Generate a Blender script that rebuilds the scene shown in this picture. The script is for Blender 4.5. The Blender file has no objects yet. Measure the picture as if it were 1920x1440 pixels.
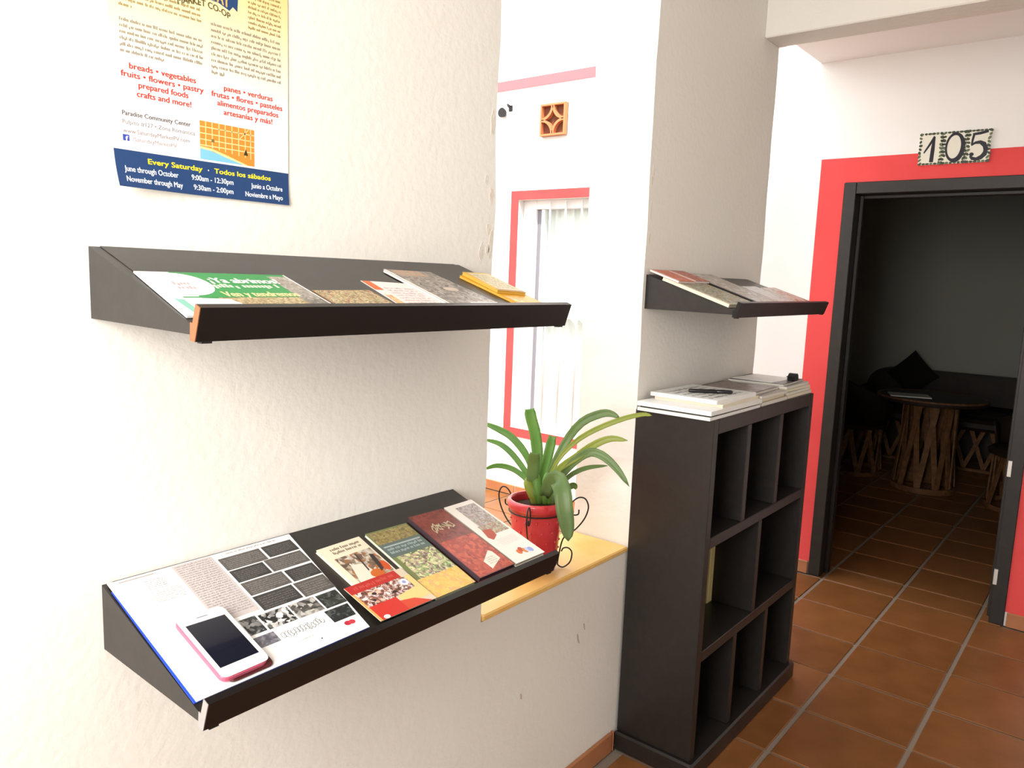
import bpy, math, random
from mathutils import Vector, Matrix, noise

# ---------------------------------------------------------------- camera
sc = bpy.context.scene
COL = sc.collection
F_PX, YAW, PITCH, ROLL = 1437.54, 0.888523, 0.139405, 0.036994
CAM = Vector((0, 0, 1.54))
_w = Vector((math.sin(YAW) * math.cos(PITCH), math.cos(YAW) * math.cos(PITCH), -math.sin(PITCH)))
_r = Vector((math.cos(YAW), -math.sin(YAW), 0.0))
_u = _r.cross(_w)
CR = _r * math.cos(ROLL) + _u * math.sin(ROLL)
CU = -_r * math.sin(ROLL) + _u * math.cos(ROLL)
cd = bpy.data.cameras.new('camera')
cd.sensor_width = 36.0
cd.lens = F_PX / 1920 * 36
cd.clip_start = 0.02
cam = bpy.data.objects.new('camera', cd)
COL.objects.link(cam)
cam.matrix_world = Matrix(((CR.x, CU.x, -_w.x, CAM.x), (CR.y, CU.y, -_w.y, CAM.y), (CR.z, CU.z, -_w.z, CAM.z), (0, 0, 0, 1)))
sc.camera = cam

# ---------------------------------------------------------------- sky, daylight, exposure
world = bpy.data.worlds.new('sky')
sc.world = world
world.use_nodes = True
bg = world.node_tree.nodes['Background']
bg.inputs[0].default_value = (0.98, 0.985, 1.0, 1)
bg.inputs[1].default_value = 3.4

def area_light(name, loc, target, sx, sy, power, color):
    ld = bpy.data.lights.new(name, 'AREA')
    ld.shape = 'RECTANGLE'; ld.size = sx; ld.size_y = sy
    ld.energy = power; ld.color = color
    o = bpy.data.objects.new(name, ld); COL.objects.link(o)
    o.location = loc
    o.rotation_euler = (Vector(target) - Vector(loc)).to_track_quat('-Z', 'Y').to_euler()
    return o
# daylight coming in through the entrance at the near end of the corridor
area_light('entrance_daylight', (-0.86, 0.35, 1.80), (1.2, 1.0, 1.35), 0.8, 1.2, 64, (1.0, 0.965, 0.92))

# high sun over the corridor roof: it reaches the courtyard floor and the window wall only
sl = bpy.data.lights.new('sun', 'SUN')
sl.energy = 6.5; sl.color = (1.0, 0.94, 0.82); sl.angle = 0.01
sun = bpy.data.objects.new('sun', sl); COL.objects.link(sun)
sun.rotation_euler = Vector((0.46, 0.22, -0.86)).to_track_quat('-Z', 'Y').to_euler()

vs = sc.view_settings
vs.view_transform = 'Standard'
vs.look = 'None'
vs.gamma = 1.0
vs.use_curve_mapping = False
vs.exposure = 0.0

# ---------------------------------------------------------------- helpers
R = random.Random(7)
W = 1.195            # room face of the shelf wall (plane y = W)
WT = 0.215           # its thickness
XB = 4.14            # face of the wall with door and window (plane x = XB)

def lin(c):
    return c / 12.92 if c <= 0.04045 else ((c + 0.055) / 1.055) ** 2.4
def srgb(h):
    return tuple(lin(int(h[i:i + 2], 16) / 255) for i in (0, 2, 4)) + (1,)

MATS = {}
def mat(name, color, rough=0.6, spec=0.4, metal=0.0, bump=None, var=None, trans=0.0, coat=0.0):
    """procedural material. bump = (scale, strength, distance); var = (scale, other colour, low, high)"""
    if name in MATS:
        return MATS[name]
    m = bpy.data.materials.new(name)
    m.use_nodes = True
    nt = m.node_tree
    b = nt.nodes['Principled BSDF']
    if isinstance(color, str):
        color = srgb(color)
    b.inputs['Base Color'].default_value = color
    b.inputs['Roughness'].default_value = rough
    b.inputs['Specular IOR Level'].default_value = spec
    b.inputs['Metallic'].default_value = metal
    b.inputs['Transmission Weight'].default_value = trans
    b.inputs['Coat Weight'].default_value = coat
    tc = nt.nodes.new('ShaderNodeTexCoord')
    if var:
        n = nt.nodes.new('ShaderNodeTexNoise')
        n.inputs['Scale'].default_value = var[0]
        n.inputs['Detail'].default_value = 5
        nt.links.new(tc.outputs['Object'], n.inputs['Vector'])
        rp = nt.nodes.new('ShaderNodeValToRGB')
        rp.color_ramp.elements[0].position = var[2]
        rp.color_ramp.elements[1].position = var[3]
        rp.color_ramp.elements[0].color = color
        c2 = var[1]
        rp.color_ramp.elements[1].color = srgb(c2) if isinstance(c2, str) else c2
        nt.links.new(n.outputs['Fac'], rp.inputs['Fac'])
        nt.links.new(rp.outputs['Color'], b.inputs['Base Color'])
    if bump:
        n = nt.nodes.new('ShaderNodeTexNoise')
        n.inputs['Scale'].default_value = bump[0]
        n.inputs['Detail'].default_value = 6
        nt.links.new(tc.outputs['Object'], n.inputs['Vector'])
        bp = nt.nodes.new('ShaderNodeBump')
        bp.inputs['Strength'].default_value = bump[1]
        bp.inputs['Distance'].default_value = bump[2]
        nt.links.new(n.outputs['Fac'], bp.inputs['Height'])
        nt.links.new(bp.outputs['Normal'], b.inputs['Normal'])
    MATS[name] = m
    return m

def ink(h, rough=0.45):
    return mat('ink_' + h, h, rough, 0.35)

def photo(name, cols, scale=60.0, detail=3.0, rough=0.35, stretch=(1, 1, 1)):
    """a printed photograph: blotches of the picture's colours"""
    if name in MATS:
        return MATS[name]
    m = bpy.data.materials.new(name)
    m.use_nodes = True
    nt = m.node_tree
    b = nt.nodes['Principled BSDF']
    b.inputs['Roughness'].default_value = rough
    tc = nt.nodes.new('ShaderNodeTexCoord')
    mp = nt.nodes.new('ShaderNodeMapping')
    mp.inputs['Scale'].default_value = stretch
    mp.inputs['Location'].default_value = (R.random() * 9, R.random() * 9, 0.37)
    nz = nt.nodes.new('ShaderNodeTexNoise')
    nz.inputs['Scale'].default_value = scale * 1.1
    nz.inputs['Detail'].default_value = detail
    sb = nt.nodes.new('ShaderNodeVectorMath'); sb.operation = 'MULTIPLY_ADD'
    sb.inputs[1].default_value = (0.9 / scale,) * 3
    vo = nt.nodes.new('ShaderNodeTexVoronoi')
    vo.inputs['Scale'].default_value = scale * 3.4
    n2 = nt.nodes.new('ShaderNodeTexNoise')
    n2.inputs['Scale'].default_value = scale * 0.8
    n2.inputs['Detail'].default_value = 4
    sep = nt.nodes.new('ShaderNodeSeparateColor')
    mx = nt.nodes.new('ShaderNodeMix'); mx.inputs['Factor'].default_value = 0.5
    rp = nt.nodes.new('ShaderNodeValToRGB')
    el = rp.color_ramp.elements
    k = len(cols)
    el[0].position = 0.20; el[0].color = srgb(cols[0])
    el[1].position = 0.80; el[1].color = srgb(cols[-1])
    for i in range(1, k - 1):
        e = el.new(0.20 + 0.60 * i / (k - 1)); e.color = srgb(cols[i])
    L = nt.links.new
    L(tc.outputs['Object'], mp.inputs['Vector'])
    L(mp.outputs['Vector'], nz.inputs['Vector'])
    L(nz.outputs['Color'], sb.inputs[0]); L(mp.outputs['Vector'], sb.inputs[2])
    L(sb.outputs[0], vo.inputs['Vector']); L(mp.outputs['Vector'], n2.inputs['Vector'])
    L(vo.outputs['Color'], sep.inputs[0])
    L(n2.outputs['Fac'], mx.inputs['A']); L(sep.outputs[0], mx.inputs['B'])
    L(mx.outputs['Result'], rp.inputs['Fac'])
    L(rp.outputs['Color'], b.inputs['Base Color'])
    MATS[name] = m
    return m

def props(o, label=None, cat=None, group=None, kind=None):
    if label: o['label'] = label
    if cat: o['category'] = cat
    if group: o['group'] = group
    if kind: o['kind'] = kind
    return o

def empty(name, loc=(0, 0, 0), rotz=0.0, label=None, cat=None, group=None, matrix=None):
    o = bpy.data.objects.new(name, None)
    COL.objects.link(o)
    o.empty_display_size = 0.05
    if matrix is not None:
        o.matrix_world = matrix
    else:
        o.location = loc
        o.rotation_euler = (0, 0, rotz)
    return props(o, label, cat, group)

def ray(x, y):
    return CR * ((x - 960) / F_PX) - CU * ((y - 720) / F_PX) + _w
def at(x, y, d):
    return CAM + ray(x, y) * d

class MB:
    """collects geometry for one mesh object"""
    def __init__(self, off=(0, 0, 0)):
        self.v = []; self.f = []; self.mi = []; self.mats = []; self.off = Vector(off)
    def slot(self, m):
        if m not in self.mats:
            self.mats.append(m)
        return self.mats.index(m)
    def add(self, verts, faces, m=None):
        b = len(self.v)
        self.v += [Vector(p) for p in verts]
        k = self.slot(m) if m else 0
        for f in faces:
            self.f.append([b + i for i in f]); self.mi.append(k)
        return self
    def box(self, a, b, m=None, c=0.0):
        """box from corner a to b, with chamfer c on all edges"""
        x0, y0, z0 = [min(p, q) for p, q in zip(a, b)]
        x1, y1, z1 = [max(p, q) for p, q in zip(a, b)]
        if c <= 0:
            vs_ = [(x0, y0, z0), (x1, y0, z0), (x1, y1, z0), (x0, y1, z0), (x0, y0, z1), (x1, y0, z1), (x1, y1, z1), (x0, y1, z1)]
            return self.add(vs_, [(0, 3, 2, 1), (4, 5, 6, 7), (0, 1, 5, 4), (1, 2, 6, 5), (2, 3, 7, 6), (3, 0, 4, 7)], m)
        rings = []
        for z, i in ((z0, c), (z0 + c, 0), (z1 - c, 0), (z1, c)):
            q = c
            rings.append([(x0 + i + q, y0 + i, z), (x1 - i - q, y0 + i, z), (x1 - i, y0 + i + q, z), (x1 - i, y1 - i - q, z), (x1 - i - q, y1 - i, z), (x0 + i + q, y1 - i, z), (x0 + i, y1 - i - q, z), (x0 + i, y0 + i + q, z)])
        vs_ = [p for r_ in rings for p in r_]
        fs = [tuple(range(7, -1, -1)), tuple(range(24, 32))]
        for k in range(3):
            for i in range(8):
                j = (i + 1) % 8
                fs.append((k * 8 + i, k * 8 + j, k * 8 + 8 + j, k * 8 + 8 + i))
        return self.add(vs_, fs, m)
    def prism(self, poly, axis, a, b, m=None):
        """extrude a 2-d polygon along an axis (0: poly is (y,z); 1: (x,z); 2: (x,y))"""
        def p3(p, t):
            return [(t, p[0], p[1]), (p[0], t, p[1]), (p[0], p[1], t)][axis]
        n = len(poly)
        vs_ = [p3(p, a) for p in poly] + [p3(p, b) for p in poly]
        fs = [tuple(range(n - 1, -1, -1)), tuple(range(n, 2 * n))]
        fs += [(i, (i + 1) % n, n + (i + 1) % n, n + i) for i in range(n)]
        return self.add(vs_, fs, m)
    def tube(self, pts, r, n=8, m=None, closed=False):
        pts = [Vector(p) for p in pts]
        k = len(pts)
        rs = r if isinstance(r, (list, tuple)) else [r] * k
        prev = None
        vs_ = []
        for i, p in enumerate(pts):
            if closed:
                t = pts[(i + 1) % k] - pts[i - 1]
            else:
                t = pts[min(i + 1, k - 1)] - pts[max(i - 1, 0)]
            t.normalize()
            if prev is None:
                a = Vector((0, 0, 1)) if abs(t.z) < 0.9 else Vector((1, 0, 0))
                nrm = t.cross(a).normalized()
            else:
                nrm = (prev - t * prev.dot(t)).normalized()
            prev = nrm
            bn = t.cross(nrm)
            for j in range(n):
                an = 2 * math.pi * j / n
                vs_.append(p + (nrm * math.cos(an) + bn * math.sin(an)) * rs[i])
        fs = []
        for i in range(k if closed else k - 1):
            i2 = (i + 1) % k
            for j in range(n):
                j2 = (j + 1) % n
                fs.append((i * n + j, i * n + j2, i2 * n + j2, i2 * n + j))
        if not closed:
            fs.append(tuple(range(n - 1, -1, -1)))
            fs.append(tuple((k - 1) * n + j for j in range(n)))
        return self.add(vs_, fs, m)
    def lathe(self, prof, n=32, c=(0, 0, 0), m=None, wob=None, a0=0.0, a1=2 * math.pi):
        full = abs(a1 - a0 - 2 * math.pi) < 1e-6
        cols = n if full else n + 1
        vs_ = []
        for (r_, z) in prof:
            for j in range(cols):
                an = a0 + (a1 - a0) * j / n
                rr = r_ * (wob(an, z) if wob else 1)
                vs_.append((c[0] + rr * math.cos(an), c[1] + rr * math.sin(an), c[2] + z))
        fs = []
        for i in range(len(prof) - 1):
            for j in range(n):
                j2 = (j + 1) % cols
                fs.append((i * cols + j, i * cols + j2, (i + 1) * cols + j2, (i + 1) * cols + j))
        return self.add(vs_, fs, m)
    def build(self, name, m=None, parent=None, smooth=False):
        me = bpy.data.meshes.new(name)
        me.from_pydata([p - self.off for p in self.v], [], self.f)
        if m is not None and not self.mats:
            self.mats = [m]
        for q in self.mats:
            me.materials.append(q)
        if len(self.mats) > 1:
            me.polygons.foreach_set('material_index', self.mi)
        if smooth:
            me.polygons.foreach_set('use_smooth', [True] * len(me.polygons))
        me.update()
        o = bpy.data.objects.new(name, me)
        COL.objects.link(o)
        if parent is not None:
            o.parent = parent
        return o

def struct(name, mb, m, parent=None, smooth=False):
    o = mb.build(name, m, parent, smooth)
    if parent is None:
        o['kind'] = 'structure'
    return o

# ---- lettering: outlines of the built-in font, cached as flat meshes
_TXT = {}
def glyphs(s):
    if s in _TXT:
        return _TXT[s]
    cu = bpy.data.curves.new('t', 'FONT')
    cu.body = s
    cu.size = 1.0
    cu.resolution_u = 3
    o = bpy.data.objects.new('t', cu)
    COL.objects.link(o)
    bpy.context.view_layer.update()
    me = bpy.data.meshes.new_from_object(o.evaluated_get(bpy.context.evaluated_depsgraph_get()))
    vs_ = [(v.co.x, v.co.y) for v in me.vertices]
    fs = [tuple(p.vertices) for p in me.polygons]
    bpy.data.objects.remove(o)
    bpy.data.curves.remove(cu)
    bpy.data.meshes.remove(me)
    x0 = min(v[0] for v in vs_); x1 = max(v[0] for v in vs_)
    _TXT[s] = (vs_, fs, x0, x1)
    return _TXT[s]

class Print(MB):
    """flat print on a sheet. quad = corners TL, TR, BR, BL in the sheet's own plane; z = surface"""
    def __init__(self, quad, z, warp=None):
        super().__init__()
        self.q = [Vector((p[0], p[1])) for p in quad]
        self.z = z; self.lay = 0; self.warp = warp
        self.w = ((self.q[1] - self.q[0]).length + (self.q[2] - self.q[3]).length) / 2
        self.h = ((self.q[3] - self.q[0]).length + (self.q[2] - self.q[1]).length) / 2
    def pt(self, s, t, l):
        a, b, c, d = self.q
        p = a * ((1 - s) * (1 - t)) + b * (s * (1 - t)) + c * (s * t) + d * ((1 - s) * t)
        v = Vector((p.x, p.y, self.z + 0.00012 * (l + 1)))
        return self.warp(v) if self.warp else v
    def poly(self, pts, m, l=0):
        self.add([self.pt(s, t, l) for s, t in pts], [tuple(range(len(pts)))], m)
    def rect(self, s0, t0, s1, t1, m, l=0, n=1):
        for i in range(n):
            for j in range(n):
                a = s0 + (s1 - s0) * i / n; b = s0 + (s1 - s0) * (i + 1) / n
                c = t0 + (t1 - t0) * j / n; d = t0 + (t1 - t0) * (j + 1) / n
                self.poly([(a, d), (b, d), (b, c), (a, c)], m, l)
    def ell(self, cs, ct, rs, rt, m, l=0, n=28, rot=0.0):
        ca, sa = math.cos(rot), math.sin(rot)
        pts = []
        for i in range(n):
            a = -2 * math.pi * i / n
            x, y = rs * math.cos(a), rt * math.sin(a)
            pts.append((cs + x * ca - y * sa, ct + x * sa + y * ca))
        self.poly(pts, m, l)
    def text(self, s, s0, s1, base, height, m, l=1, bold=0.0, arc=None):
        """set s between s0 and s1 on baseline t=base, capitals 'height' tall"""
        vs_, fs, x0, x1 = glyphs(s)
        k = (s1 - s0) / (x1 - x0)
        kh = height / 0.70
        shifts = [(0, 0)] if not bold else [(-bold, 0), (bold, 0), (0, bold)]
        for i, (dx, dy) in enumerate(shifts):
            out = []
            for x, y in vs_:
                u = s0 + (x - x0) * k + dx
                v = base - y * kh + dy
                if arc:
                    v += arc(u)
                out.append(self.pt(u, v, l + 0.1 * i))
            self.add(out, fs, m)
    def greek(self, s0, t0, s1, t1, rows, m, l=1, rnd=None, slope=0.0, last=1.0, fill=0.62, cw=None):
        """rows of tiny unreadable type"""
        rnd = rnd or R
        step = (t1 - t0) / rows
        xh = step * fill * 0.62
        cw = cw or xh * 0.62 * self.h / self.w
        for r_ in range(rows):
            base = t0 + step * (r_ + 0.8)
            end = s1 if r_ < rows - 1 else s0 + (s1 - s0) * last
            s = s0
            while s < end - cw:
                n = rnd.randint(2, 8)
                for k in range(n):
                    if s > end - cw:
                        break
                    hgt = xh * (1.45 if rnd.random() < 0.22 else 1.0)
                    d = xh * 0.4 if rnd.random() < 0.1 else 0
                    b = base + d + slope * s
                    self.poly([(s, b), (s + cw * 0.72, b), (s + cw * 0.72, b - hgt), (s, b - hgt)], m, l)
                    s += cw * (1.0 if rnd.random() < 0.8 else 1.35)
                s += cw * 1.0

# ---------------------------------------------------------------- materials
M_PLASTER = mat('white_plaster', (0.80, 0.772, 0.715, 1), 0.9, 0.15, bump=(60, 0.32, 0.004), var=(1.3, (0.765, 0.728, 0.66, 1), 0.4, 0.75))
M_PLASTER2 = mat('white_plaster_smooth', (0.83, 0.82, 0.80, 1), 0.9, 0.15, bump=(30, 0.3, 0.003))
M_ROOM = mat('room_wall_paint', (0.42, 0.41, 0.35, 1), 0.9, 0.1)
M_CEIL = mat('ceiling_paint', (0.88, 0.88, 0.87, 1), 0.9, 0.1)
M_SCUFF = mat('scuff_mark', (0.50, 0.43, 0.36, 1), 0.9, 0.1)
M_CHIP = mat('chipped_plaster', (0.72, 0.675, 0.59, 1), 0.95, 0.1, bump=(120, 0.6, 0.003))
M_RED = mat('red_wall_paint', (0.74, 0.080, 0.080, 1), 0.75, 0.2, bump=(30, 0.25, 0.003), var=(4, (0.69, 0.068, 0.068, 1), 0.4, 0.7))
M_GROUT = mat('grout', (0.24, 0.19, 0.15, 1), 0.9, 0.2, bump=(90, 0.5, 0.003))
M_SILL = mat('sill_terracotta', (0.90, 0.50, 0.13, 1), 0.35, 0.5, var=(9, (0.92, 0.60, 0.21, 1), 0.35, 0.7), bump=(60, 0.3, 0.002))
M_BASE = mat('terracotta_skirting', (0.36, 0.14, 0.06, 1), 0.5, 0.4, var=(8, (0.42, 0.18, 0.08, 1), 0.4, 0.7))
M_WENGE = mat('dark_wenge_laminate', (0.012, 0.0096, 0.0082, 1), 0.38, 0.5, var=(40, (0.018, 0.0138, 0.0115, 1), 0.4, 0.7), bump=(140, 0.08, 0.001))
M_WENGE_IN = M_WENGE
M_EDGE = mat('dark_edge_band', (0.009, 0.0065, 0.0058, 1), 0.35, 0.35)
M_DOOR = mat('dark_door_wood', (0.014, 0.012, 0.010, 1), 0.45, 0.4, var=(20, (0.020, 0.016, 0.012, 1), 0.4, 0.7))
M_STEEL = mat('pale_steel', (0.62, 0.60, 0.56, 1), 0.35, 0.5, metal=0.7)
M_WHITE = mat('white_window_paint', (0.84, 0.85, 0.85, 1), 0.5, 0.4)
M_PAPER = mat('white_paper', (0.80, 0.79, 0.76, 1), 0.6, 0.3)
M_CREAMP = mat('cream_paper', (0.74, 0.66, 0.52, 1), 0.6, 0.3)
M_PAGES = mat('page_edges', (0.70, 0.66, 0.58, 1), 0.8, 0.2, bump=(400, 0.4, 0.001))
M_BLACKW = mat('black_wire', (0.012, 0.010, 0.010, 1), 0.45, 0.4)

def tile_material():
    m = bpy.data.materials.new('terracotta_floor_tile')
    m.use_nodes = True
    nt = m.node_tree
    b = nt.nodes['Principled BSDF']
    oi = nt.nodes.new('ShaderNodeObjectInfo')
    tc = nt.nodes.new('ShaderNodeTexCoord')
    n = nt.nodes.new('ShaderNodeTexNoise')
    n.inputs['Scale'].default_value = 7
    n.inputs['Detail'].default_value = 6
    nt.links.new(tc.outputs['Object'], n.inputs['Vector'])
    ad = nt.nodes.new('ShaderNodeMath'); ad.operation = 'MULTIPLY_ADD'
    nt.links.new(oi.outputs['Random'], ad.inputs[0]); ad.inputs[1].default_value = 0.35
    nt.links.new(n.outputs['Fac'], ad.inputs[2])
    rp = nt.nodes.new('ShaderNodeValToRGB')
    rp.color_ramp.elements[0].position = 0.40; rp.color_ramp.elements[0].color = (0.150, 0.056, 0.014, 1)
    rp.color_ramp.elements[1].position = 0.95; rp.color_ramp.elements[1].color = (0.235, 0.092, 0.028, 1)
    nt.links.new(ad.outputs[0], rp.inputs['Fac'])
    nt.links.new(rp.outputs['Color'], b.inputs['Base Color'])
    b.inputs['Roughness'].default_value = 0.38
    b.inputs['Specular IOR Level'].default_value = 0.4
    bp = nt.nodes.new('ShaderNodeBump'); bp.inputs['Strength'].default_value = 0.25; bp.inputs['Distance'].default_value = 0.003
    nt.links.new(n.outputs['Fac'], bp.inputs['Height'])
    nt.links.new(bp.outputs['Normal'], b.inputs['Normal'])
    return m
M_TILE = tile_material()

# ================================================================ THE SETTING
CEIL = 2.67
X_END = -0.90        # near end of the corridor
Y_R = -1.45          # far side of the corridor, behind the camera

def panel_wall(axis, pos, thick, us, zs, solid, edges=(), step=0.06):
    """a wall in plane axis=pos reaching pos+thick; cut on a grid so that cells where solid(u,z) is false are openings.
    edges: u values whose arrises are hand-trowelled and wander a little"""
    def fine(vals):
        out = []
        for a, b in zip(vals[:-1], vals[1:]):
            n = max(1, int(round((b - a) / step)))
            out += [a + (b - a) * i / n for i in range(n)]
        return out + [vals[-1]]
    U, Z = fine(us), fine(zs)
    mb = MB(); idx = {}
    def vid(u, d, z):
        k = (round(u, 5), d, round(z, 5))
        if k not in idx:
            uu = u
            for e in edges:
                if abs(u - e) < 1e-6:
                    uu = u + 0.007 * noise.noise(Vector((e * 3, d * 2.0, z * 5.0))) + 0.003 * noise.noise(Vector((e, d, z * 17)))
            t = pos + thick * d
            mb.v.append(Vector((uu, t, z)) if axis == 1 else Vector((t, uu, z)))
            idx[k] = len(mb.v) - 1
        return idx[k]
    nu, nz = len(U) - 1, len(Z) - 1
    sol = [[solid((U[i] + U[i + 1]) / 2, (Z[j] + Z[j + 1]) / 2) for j in range(nz)] for i in range(nu)]
    def face(*q):
        mb.f.append(list(q)); mb.mi.append(0)
    for i in range(nu):
        for j in range(nz):
            if not sol[i][j]:
                continue
            a, b, c, d = U[i], U[i + 1], Z[j], Z[j + 1]
            face(vid(a, 0, c), vid(b, 0, c), vid(b, 0, d), vid(a, 0, d))
            face(vid(b, 1, c), vid(a, 1, c), vid(a, 1, d), vid(b, 1, d))
            if i == 0 or not sol[i - 1][j]: face(vid(a, 1, c), vid(a, 0, c), vid(a, 0, d), vid(a, 1, d))
            if i == nu - 1 or not sol[i + 1][j]: face(vid(b, 0, c), vid(b, 1, c), vid(b, 1, d), vid(b, 0, d))
            if j == 0 or not sol[i][j - 1]: face(vid(a, 1, c), vid(b, 1, c), vid(b, 0, c), vid(a, 0, c))
            if j == nz - 1 or not sol[i][j + 1]: face(vid(a, 0, d), vid(b, 0, d), vid(b, 1, d), vid(a, 1, d))
    return mb

# wall with the shelves: open window-like gap over a half wall, ends at a pillar
OX0, OX1, SILLZ, PX1 = 1.382, 2.094, 0.675, 3.02
mb = panel_wall(1, W, WT, [X_END, OX0, OX1, PX1], [0, SILLZ, 2.55, CEIL],
                lambda u, z: not (OX0 < u < OX1 and SILLZ < z < 2.55), edges=(OX0, OX1, PX1))
wall_left = struct('wall_left', mb, M_PLASTER)

# tiled sill on top of the half wall
mb = MB().box((OX0 + 0.004, W - 0.004, SILLZ), (OX1 - 0.004, W + WT + 0.01, 0.693), c=0.004)
sill = struct('trim_1', mb, M_SILL)
props(sill, 'terracotta sill on the half wall under the potted plant', 'sill')

# wear on the plaster: scuffs and chips with a shape of their own
def blob(name, cx, cz, rx, rz, rot, m, y=W, seed=0):
    rr = random.Random(seed)
    n = 12
    mb = MB(); pts = []
    for i in range(n):
        a = 2 * math.pi * i / n
        k = 0.7 + 0.5 * rr.random()
        x, z = rx * math.cos(a) * k, rz * math.sin(a) * k
        pts.append((cx + x * math.cos(rot) - z * math.sin(rot), cz + x * math.sin(rot) + z * math.cos(rot)))
    mb.prism(pts, 1, y - 0.0006, y + 0.001)
    return mb.build(name, m, wall_left)
blob('scuff', 1.83, 0.47, 0.004, 0.022, 0.35, M_SCUFF, seed=1)
blob('scuff', 1.86, 0.50, 0.003, 0.014, 0.3, M_SCUFF, seed=2)
blob('scuff', 1.56, 0.40, 0.004, 0.010, 0.2, M_SCUFF, seed=3)
for i in range(7):
    blob('plaster_chip', OX0 - 0.008 - R.random() * 0.035, 1.57 + 0.5 * R.random(), 0.004 + 0.005 * R.random(), 0.012 + 0.03 * R.random(), 0.25 * R.random() - 0.1, M_CHIP, seed=10 + i)
for i in range(4):
    blob('plaster_chip', OX1 + 0.010 + R.random() * 0.012, 1.57 + 0.4 * R.random(), 0.003 + 0.004 * R.random(), 0.012 + 0.02 * R.random(), 0.0, M_CHIP, seed=40 + i)

# wall with door 105 and the courtyard window
DY0, DY1, DZ = 0.335, 1.240, 2.070
WY0, WY1, WZ0, WZ1 = 2.50, 3.365, 0.485, 2.055
mb = panel_wall(0, XB, 0.20, [-1.65, DY0, DY1, WY0, WY1, 5.2], [0, WZ0, WZ1, DZ, 4.3],
                lambda u, z: not ((DY0 < u < DY1 and z < DZ) or (WY0 < u < WY1 and WZ0 < z < WZ1)), step=0.5)
wall_back = struct('wall_back', mb, M_PLASTER2)

# ---- remaining shell
struct('wall_right', MB().box((X_END, Y_R - 0.2, 0), (XB, Y_R, CEIL)), M_PLASTER2)
mb = panel_wall(0, X_END - 0.2, 0.2, [Y_R, -0.10, 0.85, W + WT], [0, 2.45, CEIL], lambda u, z: not (-0.10 < u < 0.85 and z < 2.45), step=0.8)
struct('wall_entrance', mb, M_PLASTER2)
struct('ceiling', MB().box((X_END - 0.2, Y_R - 0.2, CEIL), (XB, W + WT, CEIL + 0.15)), M_CEIL)
mb = MB().box((2.875, Y_R, 2.445), (PX1, W + 0.002, CEIL - 0.001), c=0.004)
props(struct('trim_2', mb, M_PLASTER), 'plastered beam crossing the ceiling from the pillar', 'beam')
# courtyard walls
struct('wall_courtyard', MB().box((-2.6, 5.2, 0), (XB + 0.2, 5.4, 3.4)), M_PLASTER2)
struct('wall_courtyard_side', MB().box((-2.8, W + WT, 0), (-2.6, 5.4, 3.2)), M_PLASTER2)
# dark room behind the door
RX0, RX1, RY0, RY1 = XB + 0.20, 8.36, -1.65, 2.36
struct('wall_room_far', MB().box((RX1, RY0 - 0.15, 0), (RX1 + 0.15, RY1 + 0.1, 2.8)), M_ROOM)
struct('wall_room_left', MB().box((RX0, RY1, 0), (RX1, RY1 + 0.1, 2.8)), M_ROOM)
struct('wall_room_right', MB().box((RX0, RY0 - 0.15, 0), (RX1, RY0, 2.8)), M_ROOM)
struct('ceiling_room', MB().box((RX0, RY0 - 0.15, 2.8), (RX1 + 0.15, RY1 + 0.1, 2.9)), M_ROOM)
# room behind the courtyard window
struct('wall_window_room', MB().box((5.6, RY1 + 0.1, 0), (5.7, 4.6, 2.8)), M_PLASTER2)
struct('wall_window_room_side', MB().box((RX0, 4.6, 0), (5.7, 4.7, 2.8)), M_PLASTER2)
struct('ceiling_window_room', MB().box((RX0, RY1 + 0.1, 2.8), (5.7, 4.7, 2.9)), M_CEIL)

# ---- floor: a mortar bed with every tile laid on it
floor = struct('floor', MB().box((-2.9, Y_R - 0.2, -0.1), (RX1 + 0.15, 5.4, -0.006)), M_GROUT)
tile_meshes = {}
def tile(x0, x1, y0, y1):
    sx, sy = round(x1 - x0, 3), round(y1 - y0, 3)
    key = (sx, sy)
    if key not in tile_meshes:
        o = MB().box((-sx / 2, -sy / 2, -0.007), (sx / 2, sy / 2, 0.0), c=0.0025).build('floor_tile', M_TILE, floor)
        tile_meshes[key] = o.data
    else:
        o = bpy.data.objects.new('floor_tile', tile_meshes[key])
        COL.objects.link(o); o.parent = floor
    o.location = ((x0 + x1) / 2, (y0 + y1) / 2, -0.0005 + R.uniform(-0.0012, 0.0008))
    o.rotation_euler = (R.uniform(-0.002, 0.002), R.uniform(-0.002, 0.002), R.choice((0, math.pi)))
TX, TY, GX, GY = 0.342, 0.36, 0.012, 0.016
ylines = [0.80 + TY * k for k in range(-6, 13)]
xl = [4.12 - TX * k for k in range(15)]
for k in range(14):
    x1, x0 = xl[k], xl[k + 1]
    for y0, y1 in zip(ylines[:-1], ylines[1:]):
        if y0 > 3.9 or (x1 < 2.7 and y0 > 0.9) or y1 < -0.4:
            continue
        if y0 < W < y1 and x1 <= PX1 + 0.1:
            y1 = W
            if x0 < PX1: pass
        if y0 >= W - 0.05 and x0 < PX1 and y0 < W + WT:
            continue
        tile(x0 + GX / 2, x1 - GX / 2, y0 + GY / 2, y1 - GY / 2)
for y0, y1 in zip(ylines[:-1], ylines[1:]):                       # threshold row
    a, b = max(y0, DY0 + 0.0), min(y1, DY1)
    if b - a > 0.05:
        tile(4.12 + GX / 2, 4.335, a + GY / 2, b - GY / 2)
x = 4.345
while x + TX < RX1:
    for y0, y1 in zip(ylines[:-1], ylines[1:]):
        if y1 < -0.1 or y0 > RY1 - 0.1:
            continue
        tile(x + GX / 2, x + TX - GX / 2, y0 + GY / 2, min(y1, RY1) - GY / 2)
    x += TX

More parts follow.
